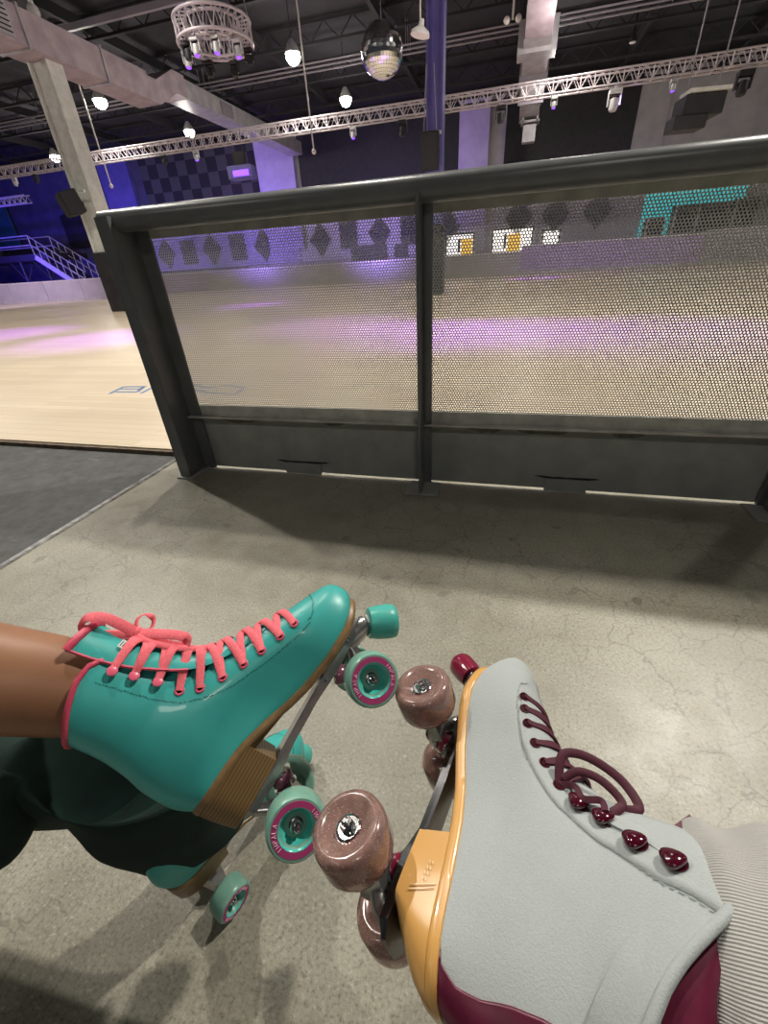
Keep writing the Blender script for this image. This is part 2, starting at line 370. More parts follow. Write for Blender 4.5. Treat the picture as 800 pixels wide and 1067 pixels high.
def link(name, mb, mt, parent=None, smooth=False, org=None, uv=None):
    me = D.meshes.new(name)
    vs = np.array(mb.v, dtype=float)
    if parent is not None: o_ = ORG.get(parent.name, V((0, 0, 0)))
    elif org is not None: o_ = V(org)
    else: o_ = V(((vs[:, 0].min() + vs[:, 0].max()) / 2, (vs[:, 1].min() + vs[:, 1].max()) / 2, vs[:, 2].min()))
    vs = vs - np.array(o_)
    me.from_pydata(vs.tolist(), [], mb.f)
    me.materials.append(mt); me.update()
    import bmesh
    if len(mb.f) < 60000:
        bm = bmesh.new(); bm.from_mesh(me); bmesh.ops.recalc_face_normals(bm, faces=bm.faces); bm.to_mesh(me); bm.free()
    if smooth:
        me.polygons.foreach_set('use_smooth', [True] * len(me.polygons))
        if smooth != 'all': me.set_sharp_from_angle(angle=math.radians(50 if smooth is True else smooth))
    if uv is not None:
        ul = me.uv_layers.new(name='UVMap')
        for lp in me.loops: ul.data[lp.index].uv = uv[lp.vertex_index]
    ob = D.objects.new(name, me); COL.objects.link(ob)
    if parent is not None: ob.parent = parent
    else: ob.location = o_; ORG[ob.name] = V(o_)
    if parent is not None: ORG[ob.name] = o_
    return ob
def tag(o, label=None, cat=None, group=None, kind=None):
    if label: o['label'] = label
    if cat: o['category'] = cat
    if group: o['group'] = group
    if kind: o['kind'] = kind
    return o
def thing(name, loc, label, cat, group=None, matrix=None):
    o = D.objects.new(name, None); COL.objects.link(o); o.empty_display_size = 0.1
    if matrix is not None: o.matrix_world = matrix; ORG[o.name] = V((0, 0, 0))
    else: o.location = loc; ORG[o.name] = V(loc)
    return tag(o, label, cat, group)
def struct(name, mb, mt, smooth=False, parent=None):
    o = link(name, mb, mt, parent, smooth)
    if parent is None: o['kind'] = 'structure'
    return o

#@@HALL@@
# ================================================================ SETTING
RZ = 0.03      # the rink floor stands 3 cm proud
struct('floor', MB().box((3.1, -1.05, -0.05), (9.8, 5.86, 0.1)), M['concrete'])
struct('floor', MB().box((-6.9, -1.05, -0.05), (10.18, 5.86, 0.1)), M['rubber'])
tr = MB().box((-1.795, -1.05, 0.002), (0.022, 5.86, 0.004)); tr.box((-1.778, -1.05, 0.0015), (0.006, 5.86, 0.003))
struct('trim_1', tr, M['seam'])
struct('floor', MB().box((-8, 1.96 + 16, RZ - 0.06), (60, 32.08, 0.12)), M['rink'])
struct('trim_2', MB().box((-8, 1.905, 0.011), (60, 0.02, RZ - 0.008)), M['edge'])
struct('ceiling', MB().box((-8, 13, 7.85), (60, 36, 0.1)), M['deck'])
YW = 29.0
struct('wall_back', MB().box((2.5, YW + 0.1, 3.9), (39.0, 0.2, 7.8)), M['wall'])
struct('wall_back', MB().box((-27.5, YW + 0.1, 3.9), (21.0, 0.2, 7.8)), M['wall_dark'])
struct('wall_left', MB().box((-38.1, 13, 3.9), (0.2, 36, 7.8)), M['wall_dark'])
struct('wall_right', MB().box((22.1, 13, 3.9), (0.2, 36, 7.8)), M['wall'])
# pale band of wall behind the diamond shapes
a, b = aty(142, 262, YW - .1), aty(312, 262, YW - .1)
struct('wall_back', MB().box(((a.x + b.x) / 2, YW - 0.04, 2.45), (b.x - a.x, 0.06, 2.3)), M['pil'])  # violet light on this grey wall is put into its lilac colour
a, b = aty(312, 250, YW - .1), aty(505, 250, YW - .1)
struct('wall_back', MB().box(((a.x + b.x) / 2, YW - 0.04, 2.45), (b.x - a.x, 0.06, 2.3)), M['wall_light'])
# joists and pipes
jo = 0
for k in range(9):
    y = 3.5 + k * 3.0
    mb = MB()
    for z in (7.72, 7.25): mb.box((-8, y, z), (58, 0.12, 0.07))
    for i in range(58):
        x = -37 + i; mb.bar((x, y, 7.25), (x + 0.5, y, 7.72), 0.03); mb.bar((x + 0.5, y, 7.72), (x + 1, y, 7.25), 0.03)
    tag(link('ceiling_joist', mb, M['joist']), 'black open-web steel joist running across under the black ceiling', 'joist', 'black ceiling joists')
for k in range(13):
    x = -34 + k * 4.2
    struct('trim_%d' % (k + 3), MB().box((x, 13, 7.5), (0.14, 35, 0.28)), M['joist'])
for px, py, lab in ((400, 51, 'uppermost of three thin grey pipes crossing behind the mirror ball'), (400, 56, 'middle of three thin grey pipes crossing behind the mirror ball'), (400, 61, 'lowest of three thin grey pipes crossing behind the mirror ball')):
    p = atz(px, py, 7.1); mb = MB(); mb.cyl((-30, p.y, 7.1), (14, p.y, 7.1), 0.03, n=8)
    for i in range(6): mb.cyl((-28 + i * 8, p.y, 7.1), (-28 + i * 8, p.y, 7.8), 0.01, n=6)
    tag(link('ceiling_pipe', mb, M['pipe'], None, True), lab, 'pipe')
p1, p2 = atz(80, 27, 7.1), atz(200, -3, 7.1)
mb = MB().box(((p1.x + p2.x) / 2 - 2, p1.y, 7.1), (14, 0.10, 0.14)); mb.box((p1.x - 3, p1.y, 7.45), (0.05, 0.05, 0.7)); mb.box((p2.x, p2.y, 7.45), (0.05, 0.05, 0.7))
tag(link('ceiling_strut', mb, M['pipe']), 'pale grey straight strut under the ceiling left of the ring truss', 'beam')

# ---- ducts
def duct(name, x, y0, y1, z0, z1, w, mt, label):
    t = thing(name, (x, y0, z0), label, 'air duct')
    mb = MB().box((x, (y0 + y1) / 2, (z0 + z1) / 2), (w, y1 - y0, z1 - z0)); link('duct_body', mb, mt, t)
    y = y0 + 1
    while y < y1:
        link('duct_flange', MB().box((x, y, (z0 + z1) / 2), (w + 0.08, 0.06, z1 - z0 + 0.08)), M['galv'], t); y += 2.4
    return t
t = duct('air_duct', -12.15, 6, 16.0, 5.85, 6.55, 0.9, M['duct'], 'dusty pink rectangular air duct running away above the white column')
lb = link('air_register', MB().box((-11.67, 11.0, 6.2), (0.06, 0.9, 0.6)), M['galv'], t)
for k in range(6): link('register_slat', MB().box((-11.63, 11.0, 5.97 + k * 0.09), (0.03, 0.8, 0.02)), M['joist'], lb)
mb = MB(); rg = []
for yy, zz in ((16.0, 5.85), (16.4, 5.85), (17.4, 6.35), (18.0, 6.35)): rg.append([(-12.6, yy, zz), (-11.7, yy, zz), (-11.7, yy, zz + 0.6), (-12.6, yy, zz + 0.6)])
link('duct_offset', mb.rings(rg), M['duct'], t)
link('duct_run', MB().box((-12.15, 23, 6.62), (0.8, 10, 0.55)), M['galv'], t)
link('air_register', MB().box((-11.7, 20.6, 6.6), (0.05, 0.8, 0.4)), M['pipe'], t)
# right duct: hangs from the ceiling, drops in steps
t = thing('air_duct', (0.2, 14, 5.4), 'pink and grey stepped air duct hanging right of the blue column', 'air duct')
def seg(pts, w, mt, nm):
    mb = MB(); rg = [[(x - w / 2, y, z), (x + w / 2, y, z), (x + w / 2, y + 0.05, z + 0.7), (x - w / 2, y + 0.05, z + 0.7)] for x, y, z in pts]
    link(nm, mb.rings(rg), mt, t)
seg([(0.22, 10.0, 7.0), (0.22, 15.4, 6.9)], 0.75, M['galv'], 'duct_body')
seg([(0.22, 15.4, 6.9), (0.20, 18.2, 6.35)], 0.75, M['duct'], 'duct_offset')
seg([(0.20, 18.2, 6.35), (0.20, 26.5, 6.1)], 0.80, M['galv'], 'duct_run')
link('duct_flange', MB().box((0.2, 19.2, 6.6), (1.15, 0.7, 0.75)), M['galv'], t)
link('duct_flange', MB().box((0.2, 21.0, 6.5), (0.95, 0.1, 0.8)), M['pipe'], t)
link('duct_flange', MB().box((0.2, 23.2, 6.4), (0.95, 0.1, 0.8)), M['pipe'], t)
pp = aty(553, 117, 26.0)
mb = MB(); zt, zb_ = 5.3, pp.z - 0.45
mb.box((pp.x, 26, (zt + zb_) / 2), (0.55, 0.5, zt - zb_)); mb.box((pp.x, 26, zb_ + 0.1), (0.8, 0.7, 0.08)); mb.box((pp.x, 26, zb_ + 0.75), (0.8, 0.7, 0.08)); mb.box((pp.x - .3, 26, zb_ + 0.4), (0.08, 0.7, 0.7)); mb.box((pp.x + .3, 26, zb_ + 0.4), (0.08, 0.7, 0.7))
link('duct_drop', mb, M['galv'], t)

# ---- columns
def column(x, y, w, d_, ztop, mt, label, padh):
    t = thing('support_column', (x, y, RZ), label, 'column')
    # H section: two flanges and a web
    mb = MB().box((x - w / 2 + 0.03, y, (ztop + RZ) / 2), (0.06, d_, ztop - RZ)); mb.box((x + w / 2 - 0.03, y, (ztop + RZ) / 2), (0.06, d_, ztop - RZ)); mb.box((x, y + 0.02, (ztop + RZ) / 2), (w - 0.1, d_ * 0.75, ztop - RZ))
    link('column_shaft', mb, mt, t)
    link('column_pad', MB().bbox((x, y, RZ + padh / 2), (w + 0.12, d_ + 0.12, padh), 0.03), M['pad'], t)
    return t
column(-12.2, 12.6, 0.62, 0.5, 5.85, M['whitecol'], 'chipped white steel column on the left with a black padded foot', 1.65)
column(-2.2, 14.3, 0.42, 0.45, 7.7, M['bluecol'], 'violet blue steel column in the middle with a black padded foot', 1.75)

# ---- straight truss
def truss_run(x0, x1, y, z, s, r, label):
    t = thing('lighting_truss', (x0, y, z), label, 'truss')
    for dy in (0, s):
        for dz in (0, s):
            link('chord', MB().cyl((x0, y + dy, z + dz), (x1, y + dy, z + dz), r, n=8), M['truss'], t, True)
    mb = MB(); n = int((x1 - x0) / s / 1.2); st = (x1 - x0) / n
    for i in range(n):
        a = x0 + i * st
        for dy in (0, s): mb.tube([(a, y + dy, z), (a + st / 2, y + dy, z + s), (a + st, y + dy, z)], r * 0.55, 5)
        mb.tube([(a, y, z), (a, y + s, z)], r * 0.5, 5); mb.tube([(a, y, z + s), (a + st, y + s, z + s)], r * 0.5, 5); mb.tube([(a, y, z), (a, y, z + s)], r * .6, 5)
    link('lacing', mb, M['truss'], t, True)
    return t
truss_run(-30, 9.0, 17.6, 4.94, 0.31, 0.026, 'long straight silver box truss spanning the whole hall')
p = aty(0, 212, 24); truss_run(-36, aty(28, 212, 24).x, 24, p.z - 0.1, 0.35, 0.03, 'short grey truss stub low at the far left in front of the blue wall')

# ---- ring truss with moving heads
rc = aty(223, 35, 11.0); R0 = 0.74
t = thing('ring_truss', tuple(rc), 'white circular lighting truss hanging at upper left', 'truss')
def circ(r, z, n=48, c=rc): return [(c.x + r * math.cos(2 * PI * i / n), c.y + r * math.sin(2 * PI * i / n), c.z + z) for i in range(n)]
for r, z in ((R0, .16), (R0, -.16), (R0 - .22, .16), (R0 - .22, -.16)):
    link('ring_chord', MB().tube(circ(r, z), 0.028, 8, True), M['truss'], t, True)
mb = MB()
for i in range(24):
    a0, a1, a2 = (2 * PI * (i + q) / 24 for q in (0, .5, 1))
    P = lambda a, r, z: (rc.x + r * math.cos(a), rc.y + r * math.sin(a), rc.z + z)
    for r in (R0, R0 - .22): mb.tube([P(a0, r, -.16), P(a1, r, .16), P(a2, r, -.16)], 0.015, 5)
    mb.tube([P(a0, R0, -.16), P(a0, R0 - .22, -.16)], .015, 5); mb.tube([P(a0, R0, .16), P(a1, R0 - .22, .16)], .015, 5)
link('ring_lacing', mb, M['truss'], t, True)
for k in range(3):
    a = 2 * PI * k / 3 + 2.6
    link('hanging_wire', MB().cyl((rc.x + R0 * math.cos(a), rc.y + R0 * math.sin(a), rc.z + .16), (rc.x + 0.5 * R0 * math.cos(a), rc.y + R0 * .5 * math.sin(a), 7.8), 0.008, n=5), M['pipe'], t)
def moving_head(x, y, z, label, group, lens=True, s=1.0, dark=False):
    t = thing('stage_light', (x, y, z), label, 'stage light', group)
    bm_ = M['black'] if dark else M['lampshade']
    mb = MB().box((x, y, z - .03 * s), (.06 * s, .08 * s, .06 * s)); link('clamp', mb, M['truss'], t)
    link('light_base', MB().bbox((x, y, z - .10 * s), (.26 * s, .18 * s, .09 * s), .015), bm_, t)
    mb = MB().box((x - .12 * s, y, z - .23 * s), (.025 * s, .1 * s, .2 * s)); mb.box((x + .12 * s, y, z - .23 * s), (.025 * s, .1 * s, .2 * s)); mb.box((x, y, z - .135 * s), (.26 * s, .1 * s, .02 * s)); link('yoke', mb, bm_, t)
    h = link('lamp_head', MB().lathe([(.05 * s, 0), (.09 * s, .02 * s), (.09 * s, .18 * s), (.075 * s, .22 * s)], (x, y, z - .20 * s), (0, -.15, -1), 20), bm_, t, True)
    if lens: link('lens', MB().lathe([(.07 * s, 0), (.065 * s, .012 * s)], (x, y - .033 * s, z - .42 * s), (0, -.15, -1), 16), M['screen'], h)
    return t
for k, (ang, lens) in enumerate(((200, True), (235, False), (262, True), (300, True), (340, True), (20, False), (90, False), (140, False))):
    a = math.radians(ang)
    moving_head(rc.x + (R0 - .11) * math.cos(a), rc.y + (R0 - .11) * math.sin(a), rc.z - .18, 'stage light with yoke clamped under the white ring truss', 'stage lights under the ring truss', lens, 0.72, not lens)
# lights under the long truss
for px, lab, dark, s, lens in ((170, 'small stage light under the long truss left of the purple pilaster', True, .8, False), (203, 'purple stage light under the long truss above the chequered panel', False, .8, True),
                         (367, 'small purple stage light under the truss left of the blue column', False, .8, True), (419, 'grey stage light under the truss beside the blue column', True, 1.1, False),
                         (523, 'black moving head under the truss right of the lilac pilaster', True, 1.1, False), (579, 'small purple lamp under the truss over the left edge of the black panel', False, .7, True),
                         (644, 'pale stage light with red clamp under the truss over the black panel', False, 1.3, False), (706, 'small purple lamp under the truss left of the hanging loudspeaker', False, .7, True),
                         (783, 'black moving head under the truss at the right edge', True, 1.4, False), (15, 'small stage light under the truss at the far left edge', False, .8, False), (37, 'small stage light under the truss second from the left edge', True, .8, False)):
    p = aty(px, 190 - 0.1725 * px, 17.6)
    moving_head(p.x, 17.6, 4.9, lab, None, lens, s, dark)

# ---- mirror ball
p = aty(398, 53, 11.0)
t = thing('mirror_ball', (p.x, p.y, p.z), 'silver mirror ball hanging left of the blue column', 'mirror ball')
mb = MB(); n1, n2 = 40, 22; rb = 0.40
for i in range(n2):
    a0, a1 = PI * (i + .04) / n2, PI * (i + .96) / n2
    for j in range(n1):
        b0, b1 = 2 * PI * (j + .04) / n1, 2 * PI * (j + .96) / n1
        mb.add([(p.x + rb * math.sin(a) * math.cos(b), p.y + rb * math.sin(a) * math.sin(b), p.z + rb * math.cos(a)) for a, b in ((a0, b0), (a0, b1), (a1, b1), (a1, b0))], [(0, 1, 2, 3)])
link('mirror_tiles', mb, M['mirror'], t)
link('ball_core', MB().sphere((p.x, p.y, p.z), rb * 0.985, 32, 20), M['steel'], t, True)
link('hanging_rod', MB().cyl((p.x, p.y, p.z + rb), (p.x, p.y, 7.8), .012, n=6), M['steel'], t)

# ---- ceiling lamps
for px, py, z, lab in ((305, 57, 6.3, 'bright round ceiling lamp right of the ring truss'), (360, 103, 6.3, 'small bright ceiling lamp just above the long truss at centre'), (104, 105, 6.3, 'bright ceiling lamp beside the top of the white column'), (197, 137, 6.3, 'bright ceiling lamp at the end of the pink duct above the truss'), (57, 163, 6.3, 'bright ceiling lamp left of the white column near the truss')):
    p = atz(px, py, z)
    t = thing('ceiling_lamp', tuple(p), lab, 'lamp')
    link('lamp_shade', MB().lathe([(.22, 0), (.20, .08), (.12, .22), (.06, .30)], (p.x, p.y, p.z + .02), (0, 0, 1), 24), M['lampshade'], t, True)
    link('bulb', MB().sphere((p.x, p.y, p.z - .02), .21, 18, 12), M['lampglow'], t, True)
    link('lamp_cord', MB().cyl((p.x, p.y, p.z + .3), (p.x, p.y, 7.8), .012, n=6), M['joist'], t)
# pale pendant lamp beside the blue column, and thin hanging cables
p = aty(438, 33, 10.5)
t = thing('pendant_reflector', tuple(p), 'small white cone pendant hanging by the blue column', 'lamp')
link('shade', MB().lathe([(.17, -.05), (.16, 0), (.05, .07), (.04, .15)], p, (.2, 0, 1), 20), M['whiteplastic'], t, True)
link('cord', MB().cyl((p.x, p.y, p.z + .1), (p.x, p.y, 7.8), .015, n=6), M['whiteplastic'], t)
for (a, b), lab in ((((316, 68), (327, 158)), 'white hanging cable crossing the long truss left of centre'), (((94, 127), (116, 194)), 'white hanging cable right of the white column')):
    q = aty(*b, 16.0)
    t = thing('hanging_cable', (q.x, q.y, q.z), lab, 'cable'); a_ = aty(*a, 16.0)
    link('cable', MB().cyl((q.x, q.y, q.z), (a_.x, q.y, 7.8), .025, n=6), M['whiteplastic'], t); link('plug', MB().sphere((q.x, q.y, q.z), .07, 10, 8), M['whiteplastic'], t, True)
# sprinkler-like twin emergency light and small ceiling spot
p = atz(35, 12, 6.8); t = thing('security_camera', tuple(p), 'small white dome fitting under the ceiling at the top left', 'camera')
link('mount', MB().cyl((p.x, p.y, p.z), (p.x, p.y, 7.8), .06, n=10), M['whiteplastic'], t); link('dome', MB().sphere(p, .14, 14, 10), M['whiteplastic'], t, True)
p = atz(534, 20, 6.7); t = thing('emergency_light', tuple(p), 'tiny twin-headed white light on the pipes left of the grey duct', 'lamp')
link('bracket', MB().box((p.x, p.y, p.z + .3), (.06, .06, .6)), M['whiteplastic'], t)
for s in (-1, 1): link('lamp_head', MB().sphere((p.x + .16 * s, p.y, p.z), .09, 12, 8), M['whiteplastic'], t, True)
p = atz(659, 44, 6.9); t = thing('downlight', tuple(p), 'tiny white downlight on the dark ceiling at upper right', 'lamp')
link('can', MB().lathe([(.12, 0), (.12, .1), (.05, .2), (.03, .9)], p, (0, 0, 1), 14), M['black'], t, True); link('lens', MB().lathe([(.1, -.02), (.1, .0)], p, (0, 0, 1), 14), M['whiteplastic'], t)

# ---- loudspeakers and projector
def boxspeaker(px, py, Y, w, h, d_, yaw, label, hang=True, mt=None, arm=(0, 0, 0)):
    p = aty(px, py, Y); t = thing('loudspeaker', tuple(p), label, 'loudspeaker'); R = Matrix.Rotation(yaw, 3, 'Z') @ Matrix.Rotation(0.25, 3, 'X')
    link('cabinet', MB().bbox(p, (w, d_, h), .03, R), mt or M['black'], t)
    link('grille', MB().bbox(p + R @ V((0, -d_ / 2 - .01, 0)), (w * .86, .02, h * .86), .008, R), M['joist'], t)
    link('bracket', MB().box(p + V((0, d_ / 2, h / 2)), (w * 1.1, .06, .06)), M['whitecol'], t)
    link('wall_arm', MB().bar(p + V((0, d_ / 2 - .05, 0)), arm, .08), M['joist'], t)
    if hang:
        for s in (-1, 1): link('hanging_wire', MB().cyl(p + V((s * w * .35, 0, h / 2)), (p.x + s * w * .2, p.y, p.z + h / 2 + 1.2), .012, n=5), M['pipe'], t)
    return t
boxspeaker(448, 157, 13.7, .46, .75, .4, 0.1, 'black loudspeaker hanging on the front of the blue column', arm=(-2.2, 14.09, 3.35))
boxspeaker(74, 212, 11.8, .70, .55, .45, -0.6, 'grey loudspeaker box fixed to the left side of the white column', False, M['joist'], (-12.3, 12.36, 2.9))
p = aty(727, 112, 14.5)
t = thing('hanging_loudspeaker', tuple(p), 'dark loudspeaker with pale top hanging on two long wires at right', 'loudspeaker'); R = Matrix.Rotation(.15, 3, 'Z')
link('cabinet', MB().bbox(p, (.85, .6, .38), .02, R), M['black'], t); link('lower_cabinet', MB().bbox(p + V((-.22, -.15, -.30)), (.7, .5, .26), .02, R), M['black'], t)
link('top_plate', MB().box(p + V((.05, -.1, .23)), (.85, .5, .07), R), M['whitecol'], t)
for s in (-.3, .3): link('hanging_wire', MB().cyl(p + V((s, 0, .2)), (p.x + s, p.y, 7.8), .015, n=6), M['pipe'], t)
p = aty(252, 180, 22.0)
t = thing('club_light', tuple(p), 'purple glowing light box hanging above the chequered panel', 'stage light')
link('housing', MB().bbox(p, (1.2, .5, .5), .04), M['bluecol'], t); link('lens', MB().box(p + V((.1, -.27, -.05)), (.8, .03, .22)), M['screen'], t); link('bracket', MB().box(p + V((0, 0, .5)), (.6, .08, .5)), M['joist'], t)
for s_ in (-.25, .25): link('hanging_rod', MB().cyl((p.x + s_, p.y, p.z + .7), (p.x + s_, p.y, 7.8), .02, n=6), M['joist'], t)

# ---- far wall: pilasters, panels, shapes
def wallrect(x0, x1, y0, y1, Y=YW - .1):
    a, b = aty(x0, (y0 + y1) / 2, Y), aty(x1, (y0 + y1) / 2, Y); xm = (x0 + x1) / 2
    return a.x, b.x, aty(xm, y1, Y).z, aty(xm, y0, Y).z
def wallbox(name, x0, x1, y0, y1, th, mt, label, cat, group=None, Y=YW - .1):
    xa, xb, za, zb_ = wallrect(x0, x1, y0, y1, Y); zb_ = min(zb_, 7.72)
    o = link(name, MB().box(((xa + xb) / 2, Y, (za + zb_) / 2), (xb - xa, th, zb_ - za)), mt)
    return tag(o, label, cat, group)
for x0, x1, y0, y1, lab, mt in ((116, 146, 165, 262, 'blue violet wall pilaster right of the white column', M['bluecol']), (272, 310, 120, 262, 'lilac wall pilaster below the end of the duct', M['pil']), (478, 508, 105, 232, 'lilac wall pilaster right of the blue column', M['pil'])):
    wallbox('wall_pilaster', x0, x1, y0, y1, .5, mt, lab, 'pilaster')
mt = mat('chequered_acoustic_foam', (.05, .05, .05), .9); ck = N(mt, 'ShaderNodeTexChecker'); ck.inputs['Scale'].default_value = 1.4; ck.inputs['Color1'].default_value = (.02, .02, .024, 1); ck.inputs['Color2'].default_value = (.065, .065, .065, 1)
L(mt, coords(mt), ck.inputs[0]); L(mt, ck.outputs[0], bsdf(mt).inputs['Base Color'])
for x0, x1, y0, y1, lab, mm in ((148, 271, 140, 226, 'dark chequered acoustic panel between two pilasters', mt), (311, 442, 110, 214, 'long dark acoustic panel left of the blue column', M['black']), (443, 477, 100, 205, 'narrow dark acoustic panel behind the blue column', M['black']), (527, 660, 82, 190, 'large black panel on the grey wall at right', M['black'])):
    wallbox('acoustic_panel', x0, x1, y0, y1, .18, mm, lab, 'panel')
wallbox('wall_recess', 660, 692, 40, 230, .12, M['wall'], 'darker grey strip of wall right of the large black panel', 'wall panel')
for x, y, k in ((174, 265, 'd'), (197, 263, 's'), (221, 260, 'd'), (248, 258, 's'), (275, 256, 'd'), (334, 250, 'd'), (363, 245, 's'), (395, 243, 'd'), (427, 240, 's'), (466, 236, 'd'), (540, 227, 'd'), (579, 223, 'd'), (623, 219, 'd')):
    c = aty(x, y, YW - .12); hw, hh = (0.70, 0.90) if k == 'd' else (0.55, 0.70)
    poly = [(c.x - hw, c.z), (c.x, c.z + hh), (c.x + hw, c.z), (c.x, c.z - hh)] if k == 'd' else [(c.x - hw, c.z - hh), (c.x - hw, c.z + hh), (c.x + hw, c.z + hh), (c.x + hw, c.z - hh)]
    o = link('wall_decoration', MB().prism(poly, YW - .17, YW - .08), M['deco'])
    side = 'left' if x < 300 else ('middle' if x < 480 else 'right')
    tag(o, 'dark %s shape on the far wall in the %s group seen through the mesh' % ('diamond' if k == 'd' else 'square', side), 'wall decoration', 'dark %s shapes on the far wall, %s' % ('diamond' if k == 'd' else 'square', side))
wallbox('score_board', 366, 403, 255, 272, .12, M['deco'], 'dark rectangular board under the diamonds left of the middle post', 'board', Y=YW - .14)
wallbox('score_board', 411, 424, 254, 268, .12, M['deco'], 'small dark square board beside the middle post', 'board', Y=YW - .14)
for x0, x1, y0, y1, yx0, yx1, lab in ((465, 493, 244, 268, 481, 492, 'lit white counter window with yellow panel right of the middle post'), (513, 554, 238, 263, 529, 542, 'wider lit white counter window with yellow panel'), (565, 582, 240, 259, None, None, 'small square lit window right of the wide one')):
    xa, xb, za, zb_ = wallrect(x0, x1, y0, y1, YW - .14)
    t = thing('counter_window', ((xa + xb) / 2, YW - .14, za), lab, 'window')
    link('lit_pane', MB().box(((xa + xb) / 2, YW - .14, (za + zb_) / 2), (xb - xa, .06, zb_ - za)), M['winglow'], t)
    mb = MB()
    for zz in (za, zb_): mb.box(((xa + xb) / 2, YW - .19, zz), (xb - xa + .1, .12, .07))
    for xx in (xa, xb): mb.box((xx, YW - .19, (za + zb_) / 2), (.07, .12, zb_ - za))
    link('frame', mb, M['joist'], t)
    if yx0:
        c0, c1 = aty(yx0, 250, YW - .2).x, aty(yx1, 250, YW - .2).x
        link('menu_panel', MB().box(((c0 + c1) / 2, YW - .2, za + (zb_ - za) * .42), (c1 - c0, .05, (zb_ - za) * .7)), M['winyellow'], t)
        link('post', MB().box((c0 - .15, YW - .2, za + (zb_ - za) * .5), (.14, .05, (zb_ - za) * .6)), M['joist'], t)
# teal lounge with arcade cabinets at right
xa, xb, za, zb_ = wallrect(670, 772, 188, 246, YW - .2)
struct('wall_back', MB().box(((xa + xb) / 2, YW - .13, (za + zb_) / 2), (xb - xa, .1, zb_ - za)), M['tealglow'])  # teal light on the lounge wall, put in as a glowing sheet
for k, (x0, x1, y0, y1) in enumerate(((672, 690, 226, 246), (700, 722, 214, 246), (724, 758, 211, 244), (762, 786, 206, 240))):
    xa, xb, za, zb_ = wallrect(x0, x1, y0, y1, YW - .9)
    lab = ('low dark arcade cabinet at the left of the teal lounge', 'dark arcade cabinet with sloped top in the teal lounge', 'widest dark arcade cabinet in the teal lounge', 'dark arcade cabinet at the right end of the teal lounge')[k]
    t = thing('arcade_cabinet', ((xa + xb) / 2, YW - .9, 0.03), lab, 'arcade machine')
    poly = [(0, .03), (.75, .03), (.75, zb_ - .15), (.55, zb_), (.1, zb_ - .05), (.1, zb_ * .55), (0, zb_ * .45)]
    mb = MB(); mb.add([(xa, YW - 1.2 + py_, pz) for py_, pz in poly] + [(xb, YW - 1.2 + py_, pz) for py_, pz in poly], [tuple(range(7))[::-1], tuple(range(7, 14))] + [(i, (i + 1) % 7, 7 + (i + 1) % 7, 7 + i) for i in range(7)])
    link('cabinet_body', mb, M['deco'], t); link('screen', MB().box(((xa + xb) / 2, YW - 1.12, zb_ * .76), ((xb - xa) * .7, .04, zb_ * .26)), M['joist'], t)
    link('edge_trim', MB().box((xa, YW - 1.2, zb_ * .5), (.05, .05, zb_)), M['whiteplastic'], t)

# ---- dasher boards round the rink
def board(xa, ya, xb, yb, h, mt, label, group=None, n=1):
    for i in range(n):
        a = V((xa + (xb - xa) * i / n, ya + (yb - ya) * i / n, 0)); b = V((xa + (xb - xa) * (i + 1) / n, ya + (yb - ya) * (i + 1) / n, 0))
        d_ = (b - a); a2 = a + d_ * 0.004; b2 = b - d_ * 0.004; mid = (a2 + b2) / 2
        t = thing('dasher_board', (mid.x, mid.y, RZ), label, 'rink barrier', group)
        q = d_.to_track_quat('X', 'Z').to_matrix()
        link('board_panel', MB().box(mid + V((0, 0, RZ + h / 2)), (d_.length * .992, .08, h), q), mt, t)
        link('cap_rail', MB().box(mid + V((0, 0, RZ + h + .02)), (d_.length * .992, .14, .05), q), M['whiteplastic'], t)
        link('kick_strip', MB().box(mid + V((0, -.05, RZ + .08)), (d_.length * .992, .03, .16), q), M['header'], t)
board(-33, 20.6, -20.6, 21.3, 1.0, M['dash'], 'pale lavender rink board panel at the far left below the stairs', 'left rink boards', 5)
board(-20.6, 21.3, -19.0, 27.0, 1.0, M['dashp'], 'purple rink board returning away at the left', None, 1)
board(-19.0, 27.0, 0.5, 27.0, 1.0, M['dash'], 'pale grey rink board panel along the far side seen through the mesh', 'far rink boards', 7)
board(0.5, 27.0, 8.6, 26.0, 1.25, M['dashp'], 'purple-lit rink board panel along the far right side', 'purple far rink boards', 3)
board(8.6, 26.0, 18, 24.0, 1.35, M['wall'], 'grey rink board panel at the far right end', 'grey far right rink boards', 3)

# ---- balcony and stairs at left
YB = 25.0
P0, P1, P2 = aty(-10, 268, YB), aty(44, 266, YB), aty(100, 301, YB)
t = thing('balcony_stairs', (P1.x, YB, RZ), 'dark steel balcony and staircase against the blue wall at the left', 'staircase')
link('balcony_deck', MB().box(((P0.x - 2 + P1.x) / 2, YB + 1, P1.z - .1), (P1.x - P0.x + 4, 3, .35)), M['black'], t)
for yy in (YB - .5, YB + 1.0):
    link('stringer', MB().bar((P1.x, yy, P1.z - .1), (P2.x, yy, P2.z - .2), .08, .3), M['pil'] if yy < YB else M['joist'], t)
n = 12
for i in range(n):
    f_ = (i + .5) / n; link('step', MB().box((P1.x + (P2.x - P1.x) * f_, YB + .25, P1.z + (P2.z - P1.z) * f_), (.34, 1.5, .05)), M['joist'], t)
for yy in (YB - .5, YB + 1.0):
    for k, dz in enumerate((1.05, .55)):
        link('handrail', MB().tube([(P0.x - 2, yy, P1.z + dz), (P1.x, yy, P1.z + dz), (P2.x, yy, P2.z + dz)], .035, 8), M['galv'], t, True)
    for i in range(8):
        f_ = i / 7; x = P1.x + (P2.x - P1.x) * f_; z = P1.z + (P2.z - P1.z) * f_
        link('baluster', MB().cyl((x, yy, z), (x, yy, z + 1.05), .025, n=6), M['galv'], t)
